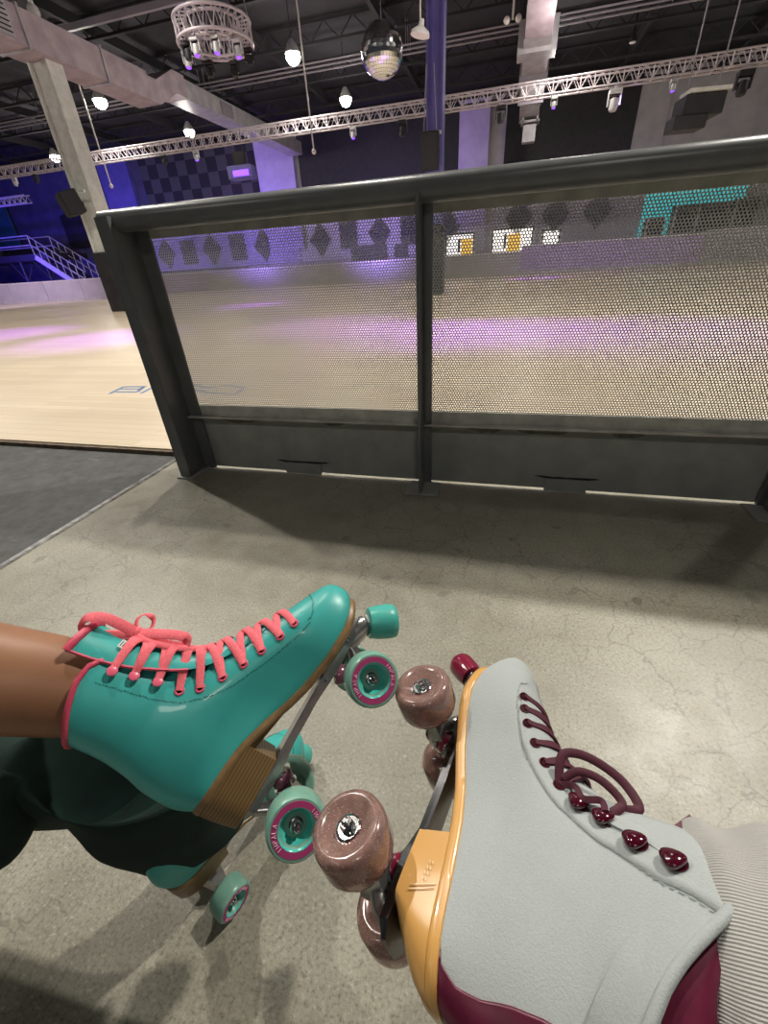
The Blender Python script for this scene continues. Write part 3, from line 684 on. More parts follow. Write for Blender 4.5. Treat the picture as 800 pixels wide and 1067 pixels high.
for px in (33, 58):
    q = aty(px, 300, YB - .3); mb = MB().cyl((q.x, YB - .3, RZ), (q.x, YB - .3, P1.z - .3), .09, n=8)
    mb.tube([(q.x, YB - .3, 1.1), (q.x - .9, YB - .3, P1.z - .3)], .06, 6); mb.tube([(q.x, YB - .3, 1.1), (q.x + .9, YB - .3, P1.z - .5)], .06, 6)
    link('support_post', mb, M['black'], t)
wallbox('wall_panel', -12, 14, 215, 258, .1, M['wall_teal'], 'teal wall panel at the far left edge', 'wall panel', Y=YW - .3)
wallbox('wall_panel', 68, 100, 222, 258, .1, M['black'], 'dark panel on the blue wall behind the white column', 'wall panel', Y=YW - .3)

# ---- floor logo
mb = MB()
def stroke(pts, w=.035):
    for a, b in zip(pts, pts[1:]):
        p, q = atz(*a, RZ), atz(*b, RZ); d_ = (q - p); nn = V((-d_.y, d_.x, 0)).normalized() * w / 2; u = V((0, 0, .001))
        mb.add([p + nn + u, q + nn + u, q - nn + u, p - nn + u], [(0, 1, 2, 3)])
stroke([(114, 410.5), (129, 403), (153, 403)]); stroke([(121, 408.5), (143, 408.5), (150, 403)]); stroke([(126, 405.5), (147, 405.5)]); stroke([(147, 410), (160, 403)])
stroke([(194, 399), (215, 404), (236, 402), (256, 404)], .05); stroke([(200, 406), (222, 410), (245, 411), (252, 406)], .05)
tag(link('rink_logo', mb, M['bluepaint']), 'blue painted logo on the wooden rink floor just behind the barrier', 'floor marking')

#@@BARRIER@@
# ================================================================ NEAR BARRIER
YM = 1.776
bt = thing('rink_barrier', (-0.3, YM, 0), 'dark grey steel rink barrier with perforated mesh panels in front of the rink', 'barrier')
POSTS = (-1.535, -0.305, 1.06, 2.36)
def perforated(x0, x1, z0, z1, pitch=0.0106, rad=0.0037, y=YM, th=0.0024):
    rows = int((z1 - z0) / (pitch * .866)); cols = int((x1 - x0) / pitch)
    ii, jj = np.meshgrid(np.arange(cols), np.arange(rows))
    cx_ = x0 + (ii + .5 + .5 * (jj % 2)) * pitch; cz_ = z0 + (jj + .5) * pitch * .866
    keep = (cx_ < x1 - pitch * .3); cx_ = cx_[keep]; cz_ = cz_[keep]; n = len(cx_)
    k = 12; ang = np.arange(k) * 2 * PI / k + PI / 6
    hexr = pitch / math.sqrt(3); outr = np.where(np.arange(k) % 2 == 0, hexr, pitch / 2)
    ox, oz = outr * np.cos(ang), outr * np.sin(ang); ix, iz = rad * np.cos(ang), rad * np.sin(ang)
    vs = np.zeros((n, 3 * k, 3))
    vs[:, :k, 0] = cx_[:, None] + ox; vs[:, :k, 2] = cz_[:, None] + oz; vs[:, :k, 1] = y
    vs[:, k:2 * k, 0] = cx_[:, None] + ix; vs[:, k:2 * k, 2] = cz_[:, None] + iz; vs[:, k:2 * k, 1] = y
    vs[:, 2 * k:, 0] = cx_[:, None] + ix; vs[:, 2 * k:, 2] = cz_[:, None] + iz; vs[:, 2 * k:, 1] = y + th
    j = np.arange(k); j2 = (j + 1) % k
    fa = np.stack([j, j2, k + j2, k + j], 1); fb = np.stack([k + j, k + j2, 2 * k + j2, 2 * k + j], 1)
    ff = np.concatenate([fa, fb])[None] + (np.arange(n) * 3 * k)[:, None, None]
    me = D.meshes.new('mesh_panel'); vs = vs.reshape(-1, 3) - np.array(ORG[bt.name]); ff = ff.reshape(-1, 4)
    me.vertices.add(len(vs)); me.vertices.foreach_set('co', vs.ravel().astype(np.float32))
    me.loops.add(ff.size); me.loops.foreach_set('vertex_index', ff.ravel().astype(np.int32))
    me.polygons.add(len(ff)); me.polygons.foreach_set('loop_start', (np.arange(len(ff)) * 4).astype(np.int32)); me.polygons.foreach_set('loop_total', np.full(len(ff), 4, np.int32))
    me.update(); me.validate(); me.materials.append(M['meshm'])
    o = D.objects.new('mesh_panel', me); COL.objects.link(o); o.parent = bt; return o
for i in range(3):
    xa, xb = POSTS[i] + 0.0, POSTS[i + 1] - 0.0
    perforated(xa + (.0 if i else -.02), xb, .345, 1.075)
    fr = MB().box(((xa + xb) / 2, YM + .004, .322), (xb - xa, .012, .056)); fr.box(((xa + xb) / 2, YM - .018, .297), (xb - xa, .04, .006))
    link('mid_rail', fr, M['header'], bt)
    link('kick_panel', MB().box(((xa + xb) / 2, YM + .004, .153), (xb - xa, .006, .282)), M['barrier'], bt)
    # scuffed upper strip under the rail
    link('header_strip', MB().box(((xa + xb) / 2, YM - .006, 1.090), (xb - xa, .008, .06)), M['header'], bt)
link('top_rail', MB().tube(cat_rom([(-1.615, 1.70, 1.123), (-1.2, 1.70, 1.123), (0, 1.70, 1.123), (2.4, 1.70, 1.123)], 3), .0395, 28), M['rail'], bt, True)
link('rail_web', MB().box((.38, 1.74, 1.118), (3.96, .075, .012)), M['rail'], bt)
for i, x in enumerate(POSTS):
    mb = MB()
    if i in (0, 3):     # end channel
        mb.box((x - .058, 1.712, .57), (.008, .156, 1.13)); mb.box((x - .03, 1.639, .57), (.055, .008, 1.13)); mb.box((x - .004, 1.712, .57), (.006, .15, 1.13)); mb.box((x - .03, 1.785, .57), (.055, .008, 1.13))
        mb.box((x + .028, YM - .008, .57), (.07, .01, 1.13))
        link('post', mb, M['rail'], bt)
        link('base_plate', MB().bbox((x - .025, 1.70, .004), (.10, .17, .010), .002), M['barrier'], bt)
    else:               # tee post: fin toward the camera and round upright behind it
        mb.box((x - .006, 1.688, .56), (.009, .10, 1.10)); mb.box((x, YM - .014, .56), (.055, .014, 1.10))
        link('post', mb, M['rail'], bt)
        link('upright_tube', MB().cyl((x + .012, 1.735, .33), (x + .012, 1.735, 1.11), .020, n=20), M['rail'], bt, True)
        link('base_plate', MB().bbox((x, 1.70, .005), (.15, .13, .010), .002), M['barrier'], bt)
for x0, x1 in ((-1.045, -.848), (.231, .405)):
    link('cover_plate', MB().box(((x0 + x1) / 2, YM - .004, .033), (x1 - x0, .010, .058)), M['barrier'], bt)
    mb = MB(); rr = random.Random(3)
    poly = [(x0 - .05, .070), (x0 - .02, .073)] + [(x0 + (x1 - x0) * k / 6, .067 + rr.random() * .006) for k in range(1, 6)] + [(x1 + .03, .072), (x1 + .05, .068)] + [(x1 - (x1 - x0) * k / 4, .061 + rr.random() * .003) for k in range(0, 5)]
    link('torn_edge', mb.prism(poly, YM - .001, YM + .0005), M['black'], bt)
for cx0, w_ in ((-.05, .07), (.19, .10), (.52, .06), (-1.25, .09), (-.75, .05)):
    rr = random.Random(int(cx0 * 100)); n = 18
    poly = [(cx0 + w_ * math.cos(2 * PI * k / n) * (1 + .2 * rr.random()), .284 + .016 * math.sin(2 * PI * k / n) * (1 + .6 * rr.random())) for k in range(n)]
    link('paint_scuff', MB().prism(poly, YM - .0004, YM + .0005), M['scuff'], bt)
    link('rust_gap', MB().prism([(cx0 - w_ * .4, .290), (cx0 - w_ * .1, .293), (cx0 + w_ * .4, .291), (cx0 + w_ * .3, .286), (cx0 - w_ * .3, .285)], YM - .0008, YM + .0003), M['black'], bt)

#@@SKATES@@
# ================================================================ ROLLER SKATES
def lerp(a, b, t): return a + (b - a) * t
def table(T, x, c=1):
    xs = [p[0] for p in T]; ys = [p[c] for p in T]
    return float(np.interp(x, xs, ys))
def sm(t): t = max(0, min(1, t)); return t * t * (3 - 2 * t)
def smooth_table(T, n=8):
    o = cat_rom([V((p[0], p[1], p[2] if len(p) > 2 else 0)) for p in T], n)
    return [(p.x, p.y, p.z) for p in o]

class Boot:
    """Upper of a high boot: slices between a back line B(t) and a front line F(t)."""
    def __init__(s, c):
        s.c = c; s.F = smooth_table(c['F']); s.B = smooth_table(c['B']); s.s = c['side']
        s.grid = None
    def S(s, t, u, side, off=0.0):
        p = s._S(t, u, side)
        if not off: return p
        e = 0.004
        t0, t1 = max(0, t - e), min(1, t + e); u0, u1 = max(0.0005, u - e), min(0.9995, u + e)
        a = s._S(t1, u, side) - s._S(t0, u, side); b = s._S(t, u1, side) - s._S(t, u0, side)
        n = a.cross(b)
        if n.length < 1e-12: n = V((0, side, 0))
        n.normalize()
        mid = V(((table(s.F, t, 1) + table(s.B, t, 1)) / 2, s.yc(p.x), (table(s.F, t, 2) + table(s.B, t, 2)) / 2))
        if n.dot(p - mid) < 0: n = -n
        return p + n * off
    def yc(s, x): return s.c['bend'] * sm((x / s.c['len'] - .45) / .55) * s.s
    def foot(s, x): return table(s.c['foot'], x / s.c['len'])
    def _S(s, t, u, side):
        c = s.c
        Fx, Fz, Bx, Bz = table(s.F, t, 1), table(s.F, t, 2), table(s.B, t, 1), table(s.B, t, 2)
        x = lerp(Bx, Fx, u); z = lerp(Bz, Fz, u)
        F0, B0 = s.F[0], s.B[0]
        l0 = lerp(B0[2], F0[2], u); k = max(0, 1 - t / .45) ** 2
        z += k * (table(c['zb'], x) - l0)
        k = sm((t - .72) / .28); z += k * table(c['topd'], u)
        ln = Fx - Bx
        Lf = lerp(c.get('toeL', .06), ln * .5, sm(t / .6)); Lb = lerp(.034, ln * .5, sm(t / .6))
        d = max(0, (1 - u) * ln); g = math.sqrt(max(0, 1 - (1 - min(d / Lf, 1)) ** 2))
        d = max(0, u * ln); g *= math.sqrt(max(0, 1 - (1 - min(d / Lb, 1)) ** 2))
        ex = lerp(.9, c.get('ex', .82), sm(t / .6)); g = g ** ex if g > 0 else 0
        hw = lerp(s.foot(x), table(c['ank'], t), sm((t - .12) / .45))
        hw *= 1 - .06 * max(0, 1 - t / .05)
        return V((x, s.yc(x) + side * hw * g, z))
    def inv(s, x, z):
        if s.grid is None:
            g = []
            for i in range(0, 201):
                for j in range(0, 101):
                    p = s._S(i / 200, j / 100, 1); g.append((p.x, p.z, i / 200, j / 100))
            s.grid = np.array(g)
        k = np.argmin((s.grid[:, 0] - x) ** 2 + (s.grid[:, 1] - z) ** 2); return s.grid[k, 2], s.grid[k, 3]
    def on(s, x, z, side, off=0.0): t, u = s.inv(x, z); return s.S(t, u, side, off)
    def nrm(s, x, z, side): t, u = s.inv(x, z); return (s.S(t, u, side, .002) - s.S(t, u, side)).normalized()
    def ring(s, t, M_=30, shrink=0.0, off=0.0):
        us = [(1 - math.cos(PI * k / M_)) / 2 for k in range(M_ + 1)]
        r = [s.S(t, u, 1, off) for u in us] + [s.S(t, u, -1, off) for u in us[::-1][1:-1]]
        if shrink:
            c = V((0, 0, 0))
            for p in r: c += p
            c /= len(r); r = [c + (p - c) * (1 - shrink / max((p - c).length, .02)) for p in r]
        return r
    def shell(s, n=52):
        mb = MB(); rg = [s.ring((i / n)) for i in range(n + 1)]
        rg.append(s.ring(1.0, shrink=.0035)); rg.append([p - V((0, 0, .03)) for p in s.ring(1.0, shrink=.005)])
        return mb.rings(rg, True, False)
    def patch(s, t0, t1, ulo, uhi, side, off, n=30, k=12, th=.0012):
        """raised overlay between ulo(t) and uhi(t)"""
        mb = MB(); rg = []
        for i in range(n + 1):
            t = lerp(t0, t1, i / n); a, b = ulo(t), uhi(t)
            row = [s.S(t, lerp(a, b, j / k), side, off) for j in range(k + 1)]
            row2 = [s.S(t, lerp(a, b, j / k), side, -.0008) for j in range(k + 1)]
            rg.append([row2[0]] + row + [row2[-1]])
        return mb.rings(rg, False, False, closed=False)

def footring(s, off, z, x0=None, x1=None, n=34, t=0.0):
    """closed outline of the sole at offset off; z is a function of x"""
    us = [(1 - math.cos(PI * k / n)) / 2 for k in range(n + 1)]
    A = [s._S(0.0, u, 1) for u in us]; B = [s._S(0.0, u, -1) for u in us]
    ln = A[-1].x - A[0].x; cxm = (A[-1].x + A[0].x) / 2
    out = []
    for L_, sd in ((A, 1), (B[::-1][1:-1], -1)):
        for p in L_:
            x = cxm + (p.x - cxm) * (1 + 2 * off / ln); y = s.yc(p.x) + (p.y - s.yc(p.x)) * 1.0
            w = abs(p.y - s.yc(p.x)); y += sd * off * (min(1, w / .012))
            out.append(V((x, y, z(x))))
    return out

LET = {'I': [[(0.3, 0), (0.3, 1)]], 'M': [[(0, 0), (0, 1), (.4, .3), (.8, 1), (.8, 0)]], 'P': [[(0, 0), (0, 1), (.6, 1), (.6, .5), (0, .5)]],
       'A': [[(0, 0), (.4, 1), (.8, 0)], [(.15, .35), (.65, .35)]], 'L': [[(0, 1), (0, 0), (.6, 0)]]}

def wheel(root, c, sd, kind, r, w, ring=True):
    """c = centre, axis along y, sd = outer side; returns wheel object"""
    ax = (0, sd, 0); h = w / 2; c = V(c)
    if kind == 'teal':
        prof = [(.0095, -h + .004), (r * .55, -h + .003), (r * .62, -h), (r * .86, -h), (r * .96, -h + .002), (r, -h + .006), (r, h - .007), (r * .975, h - .003), (r * .90, h), (r * .62, h), (r * .57, h - .002), (.0145, h - .012), (.0095, h - .012)]
        wh = link('wheel', MB().lathe(prof, c, ax, 48), M['mint'], root, 40)
        link('hub', MB().lathe([(.0142, h - .0135), (.0150, h - .011), (r * .585, h - .0005), (r * .62, h + .0003), (r * .62, h - .003), (.010, h - .014)], c, ax, 48), M['aqua'], wh, 40)
        link('printed_ring', MB().lathe([(r * .63, h - .001), (r * .64, h + .0004), (r * .83, h + .0004), (r * .84, h - .001)], c, ax, 48, False), M['magenta'], wh, 40)
        # lettering round the ring
        for start in ((90 if root.get('turn') is None else root['turn']), 270 if root.get('turn') is None else root['turn'] + 180):
            mb = MB(); word = 'IMPALA'; stp = 11.5; a0 = math.radians(start) + math.radians(stp) * 2.5
            for i, ch in enumerate(word):
                am = a0 - math.radians(stp) * i
                for st_ in LET[ch]:
                    pts = []
                    for (lx, ly) in st_:
                        rr = r * (.665 + .13 * ly); aa = am - (lx - .4) * .15
                        pts.append(c + V((rr * math.cos(aa) * (-sd if True else 1), sd * (h + .0007), rr * math.sin(aa))))
                    mb.tube(pts, .00042, 5)
            link('lettering', mb, M['lilacprint'], wh)
        link('bearing', MB().lathe([(.0140, h - .016), (.0140, h - .0125), (.0125, h - .0120), (.0118, h - .0125), (.0075, h - .0125), (.0072, h - .0115), (.004, h - .0115)], c, ax, 32), M['steel'], wh, 30)
    else:
        prof = [(.010, -h + .006), (r * .5, -h + .002), (r * .66, -h), (r * .80, -h + .0005), (r * .94, -h + .004), (r, -h + .010), (r, h - .010), (r * .96, h - .004), (r * .87, h - .0005), (r * .76, h), (r * .62, h - .002), (.0135, h - .0060), (.0115, h - .0070)]
        wh = link('wheel', MB().lathe(prof, c, ax, 56), M['rose'], root, 60)
        link('hub', MB().lathe([(.0118, -h + .006), (r * .60, -h + .007), (r * .60, h - .009), (.0165, h - .0066), (.0125, h - .0064)], c, ax, 40), M['rosehub'], wh, 40)
        link('bearing', MB().lathe([(.0118, h - .012), (.0118, h - .0052), (.0108, h - .0045), (.0098, h - .0058), (.0062, h - .0058), (.006, h - .004), (.004, h - .004)], c, ax, 32), M['chrome'], wh, 30)
    nz = h - .010 if kind == 'teal' else h - .005
    link('axle_nut', MB().lathe([(.0062, nz - .002), (.0064, nz), (.0064, nz + .004), (.0052, nz + .0055), (.0036, nz + .0055), (.0034, nz + .0085), (.0022, nz + .0092)], c, ax, 6 if kind != 'teal' else 12), M['chrome'], wh, 30)
    return wh

def truck(root, x, za, half, lean, kind):
    """half = inner wheel face distance, lean = +1 kingpin leaning to the toe"""
    t = link('truck', MB().cyl((x, -half + .002, za), (x, half - .002, za), .0070, n=18), M['alu'], root, 40)
    link('axle', MB().cyl((x, -half - .030, za), (x, half + .030, za), .0038, n=12), M['chrome'], t, True)
    mb = MB(); rg = []
    for y, w_, hgt in ((-half + .004, .007, .008), (-.014, .013, .016), (0, .017, .020), (.014, .013, .016), (half - .004, .007, .008)):
        rg.append([V((x - w_, y, za - .005)), V((x + w_, y, za - .005)), V((x + w_ + lean * .006, y, za + hgt)), V((x - w_ + lean * .006, y, za + hgt))])
    link('hanger', mb.rings(rg), M['alu'], t, 40)
    top = V((x + lean * .022, 0, -.008)); bot = V((x - lean * .004, 0, za - .012)); d_ = (bot - top).normalized(); ln = (bot - top).length
    link('kingpin', MB().cyl(top - d_ * .004, bot + d_ * .004, .0040, n=12), M['chrome'], t, True)
    for k, (a, b, r_) in enumerate(((.14, .42, .0125), (.56, .84, .0115))):
        q0, q1 = top + d_ * ln * a, top + d_ * ln * b
        mb = MB().lathe([(r_ * .8, 0), (r_, (q1 - q0).length * .25), (r_, (q1 - q0).length * .75), (r_ * .8, (q1 - q0).length)], q0, d_, 24)
        link('cushion', mb, M['plum'] if kind == 'teal' else M['burgstop'], t, True)
        for q in (q0, q1): link('cup_washer', MB().cyl(q - d_ * .001, q + d_ * .001, r_ * 1.12, n=24), M['chrome'], t, 40)
    link('kingpin_nut', MB().lathe([(.0085, 0), (.0085, .006), (.006, .008), (.004, .008)], bot, d_, 6), M['chrome'], t)
    # pivot arm
    link('pivot_arm', MB().tube([(x, 0, za + .004), (x - lean * .018, 0, za * .55), (x - lean * .026, 0, -.010)], [.0095, .0080, .0065], 12), M['alu'], t, True)
    return t

def skate(cfg, label, mtx, name='roller_skate'):
    c = cfg; root = thing(name, None, label, 'roller skate', None, mtx); s_ = c['side']; kd = c['kind']
    if 'turn' in c: root['turn'] = c['turn']
    B = Boot(c)
    link('boot_upper', B.shell(), c['m_upper'], root, 'all')
    zb = lambda x: table(c['zb'], x)
    # ---- sole
    th = c['sole_th']
    mb = MB(); mb.rings([footring(B, .0005, lambda x: zb(x) + .004), footring(B, .0030, lambda x: zb(x) + .0030), footring(B, .0036, lambda x: zb(x) - .001), footring(B, .0036, lambda x: zb(x) - th + .002), footring(B, .0018, lambda x: zb(x) - th)])
    link('sole', mb, c['m_sole'], root, 60)
    # ---- heel block
    xh = c['xh']; rg = []; hr = c['heel_round']
    for f_ in (0, .1, .35, .65, .92, 1.0):
        R_ = [p for p in footring(B, .0030 - hr * .10 * f_ ** 2 * .1, lambda x: 0, n=60)]
        row = []
        half = len(R_) // 2
        # back outline up to xh on both sides
        near = [p for p in R_[:half + 1] if p.x < xh]; far = [p for p in R_[half + 1:] if p.x < xh]
        near = near + [V((xh, near[-1].y, 0))]; far = [V((xh, far[0].y, 0))] + far
        pts = near + far
        for p in pts:
            fb = max(0, 1 - p.x / .045)
            z = lerp(zb(p.x) - th + .001, 0.0, f_)
            x = p.x + hr * fb * f_ ** 1.6 * (1 if True else 0) - (c['heel_under'] * f_ * max(0, (p.x - .02) / (xh - .02)) if p.x > .02 else 0)
            y = B.yc(p.x) + (p.y - B.yc(p.x)) * (1 - .10 * f_)
            row.append(V((x, y, z)))
        rg.append(row)
    heel = link('heel_block', MB().rings(rg), c['m_heel'], root, 40)
    if kd == 'grey':
        for k in range(3):
            P = [V((.052 - .010 * k, s_ * .20, .026 - .004 * k))]
        def hp(x, z):   # point on the near heel side
            best = min((p for row in rg for p in row if (p.y - B.yc(p.x)) * s_ > .004), key=lambda p: (p.x - x) ** 2 + (p.z - z) ** 2)
            return best
    # ---- plate
    z1 = -.001; pw = c['plate_w']; xe = c['plate_x1']; mb = MB()
    mb.rings([[V((x, y, z)) for y, z in ((-w_, z1), (w_, z1), (w_, z1 - .0035), (w_ - .004, z1 - .0035), (w_ - .005, z1 - dz), (-w_ + .005, z1 - dz), (-w_ + .004, z1 - .0035), (-w_, z1 - .0035))] for x, w_, dz in ((.012, pw * .6, .006), (.022, pw, .010), (.07, pw, .013), (.10, pw * .62, .011), (.15, pw * .62, .011), (xe - .07, pw, .013), (xe - .02, pw * .95, .012), (xe, pw * .55, .008))])
    link('plate', mb, c['m_plate'], root, 30)
    # spacer wedge between plate and forefoot
    for x in (xe - .085, xe - .030):
        for y in (-pw * .7, pw * .7):
            link('mounting_bolt', MB().cyl((x, y, zb(x)), (x, y, -.008), .0035, n=8), M['chrome'], root)
    # ---- toe stop
    ts = c['toe_stop']; a, b = V(ts[0]), V(ts[1]); d_ = (b - a).normalized(); ln = (b - a).length; rs = c['stop_r']
    hold = link('toe_stop_holder', MB().tube([(xe - .035, 0, -.010), (xe - .012, 0, -.014), a - d_ * .002], [.013, .015, .0125], 10), c['m_plate'], root, 40)
    link('toe_stop_nut', MB().lathe([(.012, 0), (.0125, .001), (.0125, .006), (.009, .008)], a - d_ * .003, d_, 6), c['m_plate'], root)
    link('toe_stop', MB().lathe([(rs * .55, 0), (rs * .86, .001), (rs * .96, ln * .3), (rs, ln * .75), (rs * .97, ln * .93), (rs * .88, ln)], a, d_, 36), c['m_stop'], root, 35)
    # ---- trucks and wheels
    for x, lean in ((c['xr'], 1), (c['xf'], -1)):
        truck(root, x, c['za'], c['yi'], lean, kd)
        for sd in (-1, 1):
            wheel(root, (x, sd * (c['yi'] + c['ww'] / 2), c['za']), sd, kd, c['wr'], c['ww'])
    # ---- tongue
    tr_ = [V((x, 0, z)) for x, z in c['tongue']]; tp = cat_rom(tr_, 5); n = len(tp); rg = []
    for i, p in enumerate(tp):
        t_ = (tp[min(i + 1, n - 1)] - tp[max(i - 1, 0)]).normalized(); nn = V((t_.z, 0, -t_.x))
        if nn.x < 0: nn = -nn
        w_ = lerp(c['tong_w'][0], c['tong_w'][1], i / (n - 1)); dp = lerp(c['tong_d'][0], c['tong_d'][1], i / (n - 1)); row = []
        K = 14
        yy = B.yc(p.x)
        for j in range(K + 1):
            a_ = (j / K * 2 - 1) * 1.35; row.append(p + V((0, yy + w_ * math.sin(a_) / math.sin(1.35), 0)) - nn * dp * (1 - math.cos(a_)) / (1 - math.cos(1.35)))
        for j in range(K, -1, -1):
            a_ = (j / K * 2 - 1) * 1.35; row.append(p + V((0, yy + (w_ - .0035) * math.sin(a_) / math.sin(1.35), 0)) - nn * (.004 + (dp - .003) * (1 - math.cos(a_)) / (1 - math.cos(1.35))))
        rg.append(row)
    tong = link('tongue', MB().rings(rg), c['m_tongue'], root, 60)
    if kd == 'teal':
        link('tongue_trim', MB().tube([q for q in rg[-1][:15]], .0045, 8), M['pinktrim'], tong, True)
        link('tongue_trim', MB().tube([row[0 if s_ < 0 else 14] for row in rg[-22:]], .0018, 6), M['pinktrim'], tong, True)
        p = B.on(.085, .2, s_)
    # ---- collar trim
    if kd == 'teal':
        link('collar_trim', MB().tube(B.ring(1.0, 26, off=.0004), .0030, 8, True), M['pinktrim'], root, True)
    else:
        link('collar_trim', MB().tube(B.ring(1.0, 26, off=.0004), .0036, 8, True), M['suede'], root, True)
        # burgundy padded collar inside the rim
        rg2 = []
        base = B.ring(1.0, 26, shrink=.006); cen = V((0, 0, 0))
        for q in base: cen += q
        cen /= len(base)
        for k, (h_, sc_) in enumerate(((-.03, 1), (0, 1.0), (.5, .97), (1, .93), (1.02, .86), (.6, .80))):
            row = []
            for q in base:
                f_ = 1 - sm((q.x - .0) / .12)
                up_ = .034 * f_ + .003
                row.append(V((cen.x + (q.x - cen.x) * sc_, cen.y + (q.y - cen.y) * sc_, q.z + (h_ * up_ if h_ > 0 else h_))))
            rg2.append(row)
        link('padded_collar', MB().rings(rg2, False, False), M['burg'], root, 'all')
        # heel counter overlay
        cu = c['counter']
        for sd in (-1, 1):
            inv = [B.inv(x, z) for x, z in cu]; tt = [q[0] for q in inv]; uu = [q[1] for q in inv]
            f2 = lambda t: float(np.interp(t, tt, uu))
            link('heel_counter', B.patch(tt[0], tt[-1], lambda t: 0.0, f2, sd, .0013, 30, 12), M['burg'], root, 'all')
    # ---- eyestay overlay on both sides
    es = c['eyestay']
    for sd in (-1, 1):
        inv = [B.inv(x, z) for x, z in es]; tt = [q[0] for q in inv]; uu = [q[1] for q in inv]
        f3 = lambda t: float(np.interp(t, tt, uu))
        if kd == 'grey':
            link('eyestay', B.patch(tt[0], min(tt[-1], .985), f3, lambda t: .9995, sd, .0016, 46, 10), c['m_upper'], root, 'all')
        # stitch row
        mb = MB(); line = cat_rom([V((x, 0, z)) for x, z in es], 14)
        for i in range(0, len(line) - 1, 2):
            a, b = line[i], line[i + 1]
            mb.tube([B.on(a.x, a.z, sd, .0003 if kd == 'teal' else .0008), B.on(b.x, b.z, sd, .0003 if kd == 'teal' else .0008)], .00045, 4)
        link('stitching', mb, c['m_thread'], root)
    if kd == 'teal':    # toe seam
        for sd in (-1, 1):
            pts = [B.on(q.x, q.z, sd, .0004) for q in [V(q_) for q_ in cat_rom([(.257, 0, .067), (.2521, 0, .0625), (.2416, 0, .0552), (.2315, 0, .0524), (.226, 0, .0533)], 5)]]
            link('toe_seam', MB().tube(pts, .0004, 4), c['m_thread'], root)
    # ---- eyelets, hooks
    E_ = {}
    for sd in (-1, 1):
        for i, (x, z) in enumerate(c['eyelets']):
            p = B.on(x, z, sd, c['eye_off']); nn = B.nrm(x, z, sd); E_[(sd, i)] = (p, nn)
            ey = link('eyelet', MB().lathe([(.0030, 0), (.0034, .0011), (.0048, .0011), (.0056, 0), (.0054, -.001)], p, nn, 18), c['m_eye'], root, True)
            link('eyelet_hole_shade', MB().lathe([(.0027, -.0006), (.0026, .0002)], p, nn, 14), M['dark'], ey)  # dark disc over the capped eyelet, paints the shade inside it
        for j, (x, z) in enumerate(c['hooks']):
            p = B.on(x, z, sd, c['eye_off']); nn = B.nrm(x, z, sd); E_[(sd, len(c['eyelets']) + j)] = (p + nn * .004, nn)
            dn = V((-.4, 0, -.9)); dn = (dn - nn * dn.dot(nn)).normalized(); bt_ = nn.cross(dn)
            R = Matrix((bt_, dn, nn)).transposed()
            if kd == 'teal':
                hk = link('lace_hook', MB().lathe([(.0050, 0), (.0056, .0012), (.0052, .0026), (.0030, .0034)], p + nn * .0038, nn, 20), c['m_hook'], root, True)
                link('hook_stem', MB().cyl(p, p + nn * .005, .0028, n=10), c['m_hook'], hk, True)
            else:
                # teardrop dome leaning away from the lacing edge
                rg3 = []
                for k in range(10):
                    a_ = PI * (k + .5) / 10; rr = math.sin(a_) ** .8 * (1.0 - .35 * math.cos(a_))
                    rg3.append([p + R @ V((.0078 * rr * .95 * math.cos(q * PI / 9), -.0088 * math.cos(a_) + .002, .0042 + .0040 * rr * math.sin(q * PI / 9))) for q in range(18)])
                hk = link('lace_hook', MB().rings(rg3), c['m_hook'], root, 'all')
                link('hook_stem', MB().cyl(p - nn * .001, p + nn * .005, .0032, n=10), c['m_hook'], hk, True)
                link('hook_washer', MB().cyl(p - nn * .001, p + nn * .0008, .0068, n=20), c['m_eye'], hk, True)
    # ---- laces
    lw, lt = c['lace']; ridge = cat_rom(tr_, 10)
    def ridge_at(p):
        # ridge point "ahead" of p: nearest ridge point by distance
        return min(ridge, key=lambda q: (q.x - p.x) ** 2 + (q.z - p.z) ** 2)
    ne = c['n_lace']
    lace = None
    for i in range(ne):
        for sa in (-1, 1):
            (p0, n0) = E_[(sa, i)]; (p1, n1) = E_[(-sa, min(i + 1, ne - 1) if i < ne - 1 else i)]
            if i == ne - 1 and sa == 1: continue
            pts = []; nrs = []; yw = abs(p0.y) ; K = 16
            m0 = V((p0.x, 0, p0.z)); m1 = V((p1.x, 0, p1.z)); r0 = ridge_at((m0 + m1) / 2)
            for k in range(K + 1):
                f_ = k / K; q = m0.lerp(m1, f_); y = lerp(p0.y, p1.y, f_); a_ = 1 - abs(2 * f_ - 1) ** (2.6 if i < 5 else 5.0)
                d_ = V((r0.x, 0, r0.z)) - (m0 + m1) / 2; off = d_ + d_.normalized() * .0045
                pts.append(V((q.x, y, q.z)) + off * a_)
                yn = (2 * f_ - 1); base = d_.normalized(); side_n = V((0, (1 if p0.y > 0 else -1) * -yn, 0))
                nrs.append((base * max(.25, 1 - abs(yn)) + side_n * 1.1).normalized())
            pts = [pts[0] - n0 * .0035] + [p0 + n0 * .0016] + pts[1:-1] + [p1 + n1 * .0016, pts[-1] - n1 * .0035]
            nrs = [n0, n0] + nrs[1:-1] + [n1, n1]
            mb = MB().ribbon(pts, [lw * .55, lw * .8] + [lw] * (K - 1) + [lw * .8, lw * .55], lt, lambda q: nrs[q])
            link('lace', mb, c['m_lace'], root, 60)
    return root, B, E_

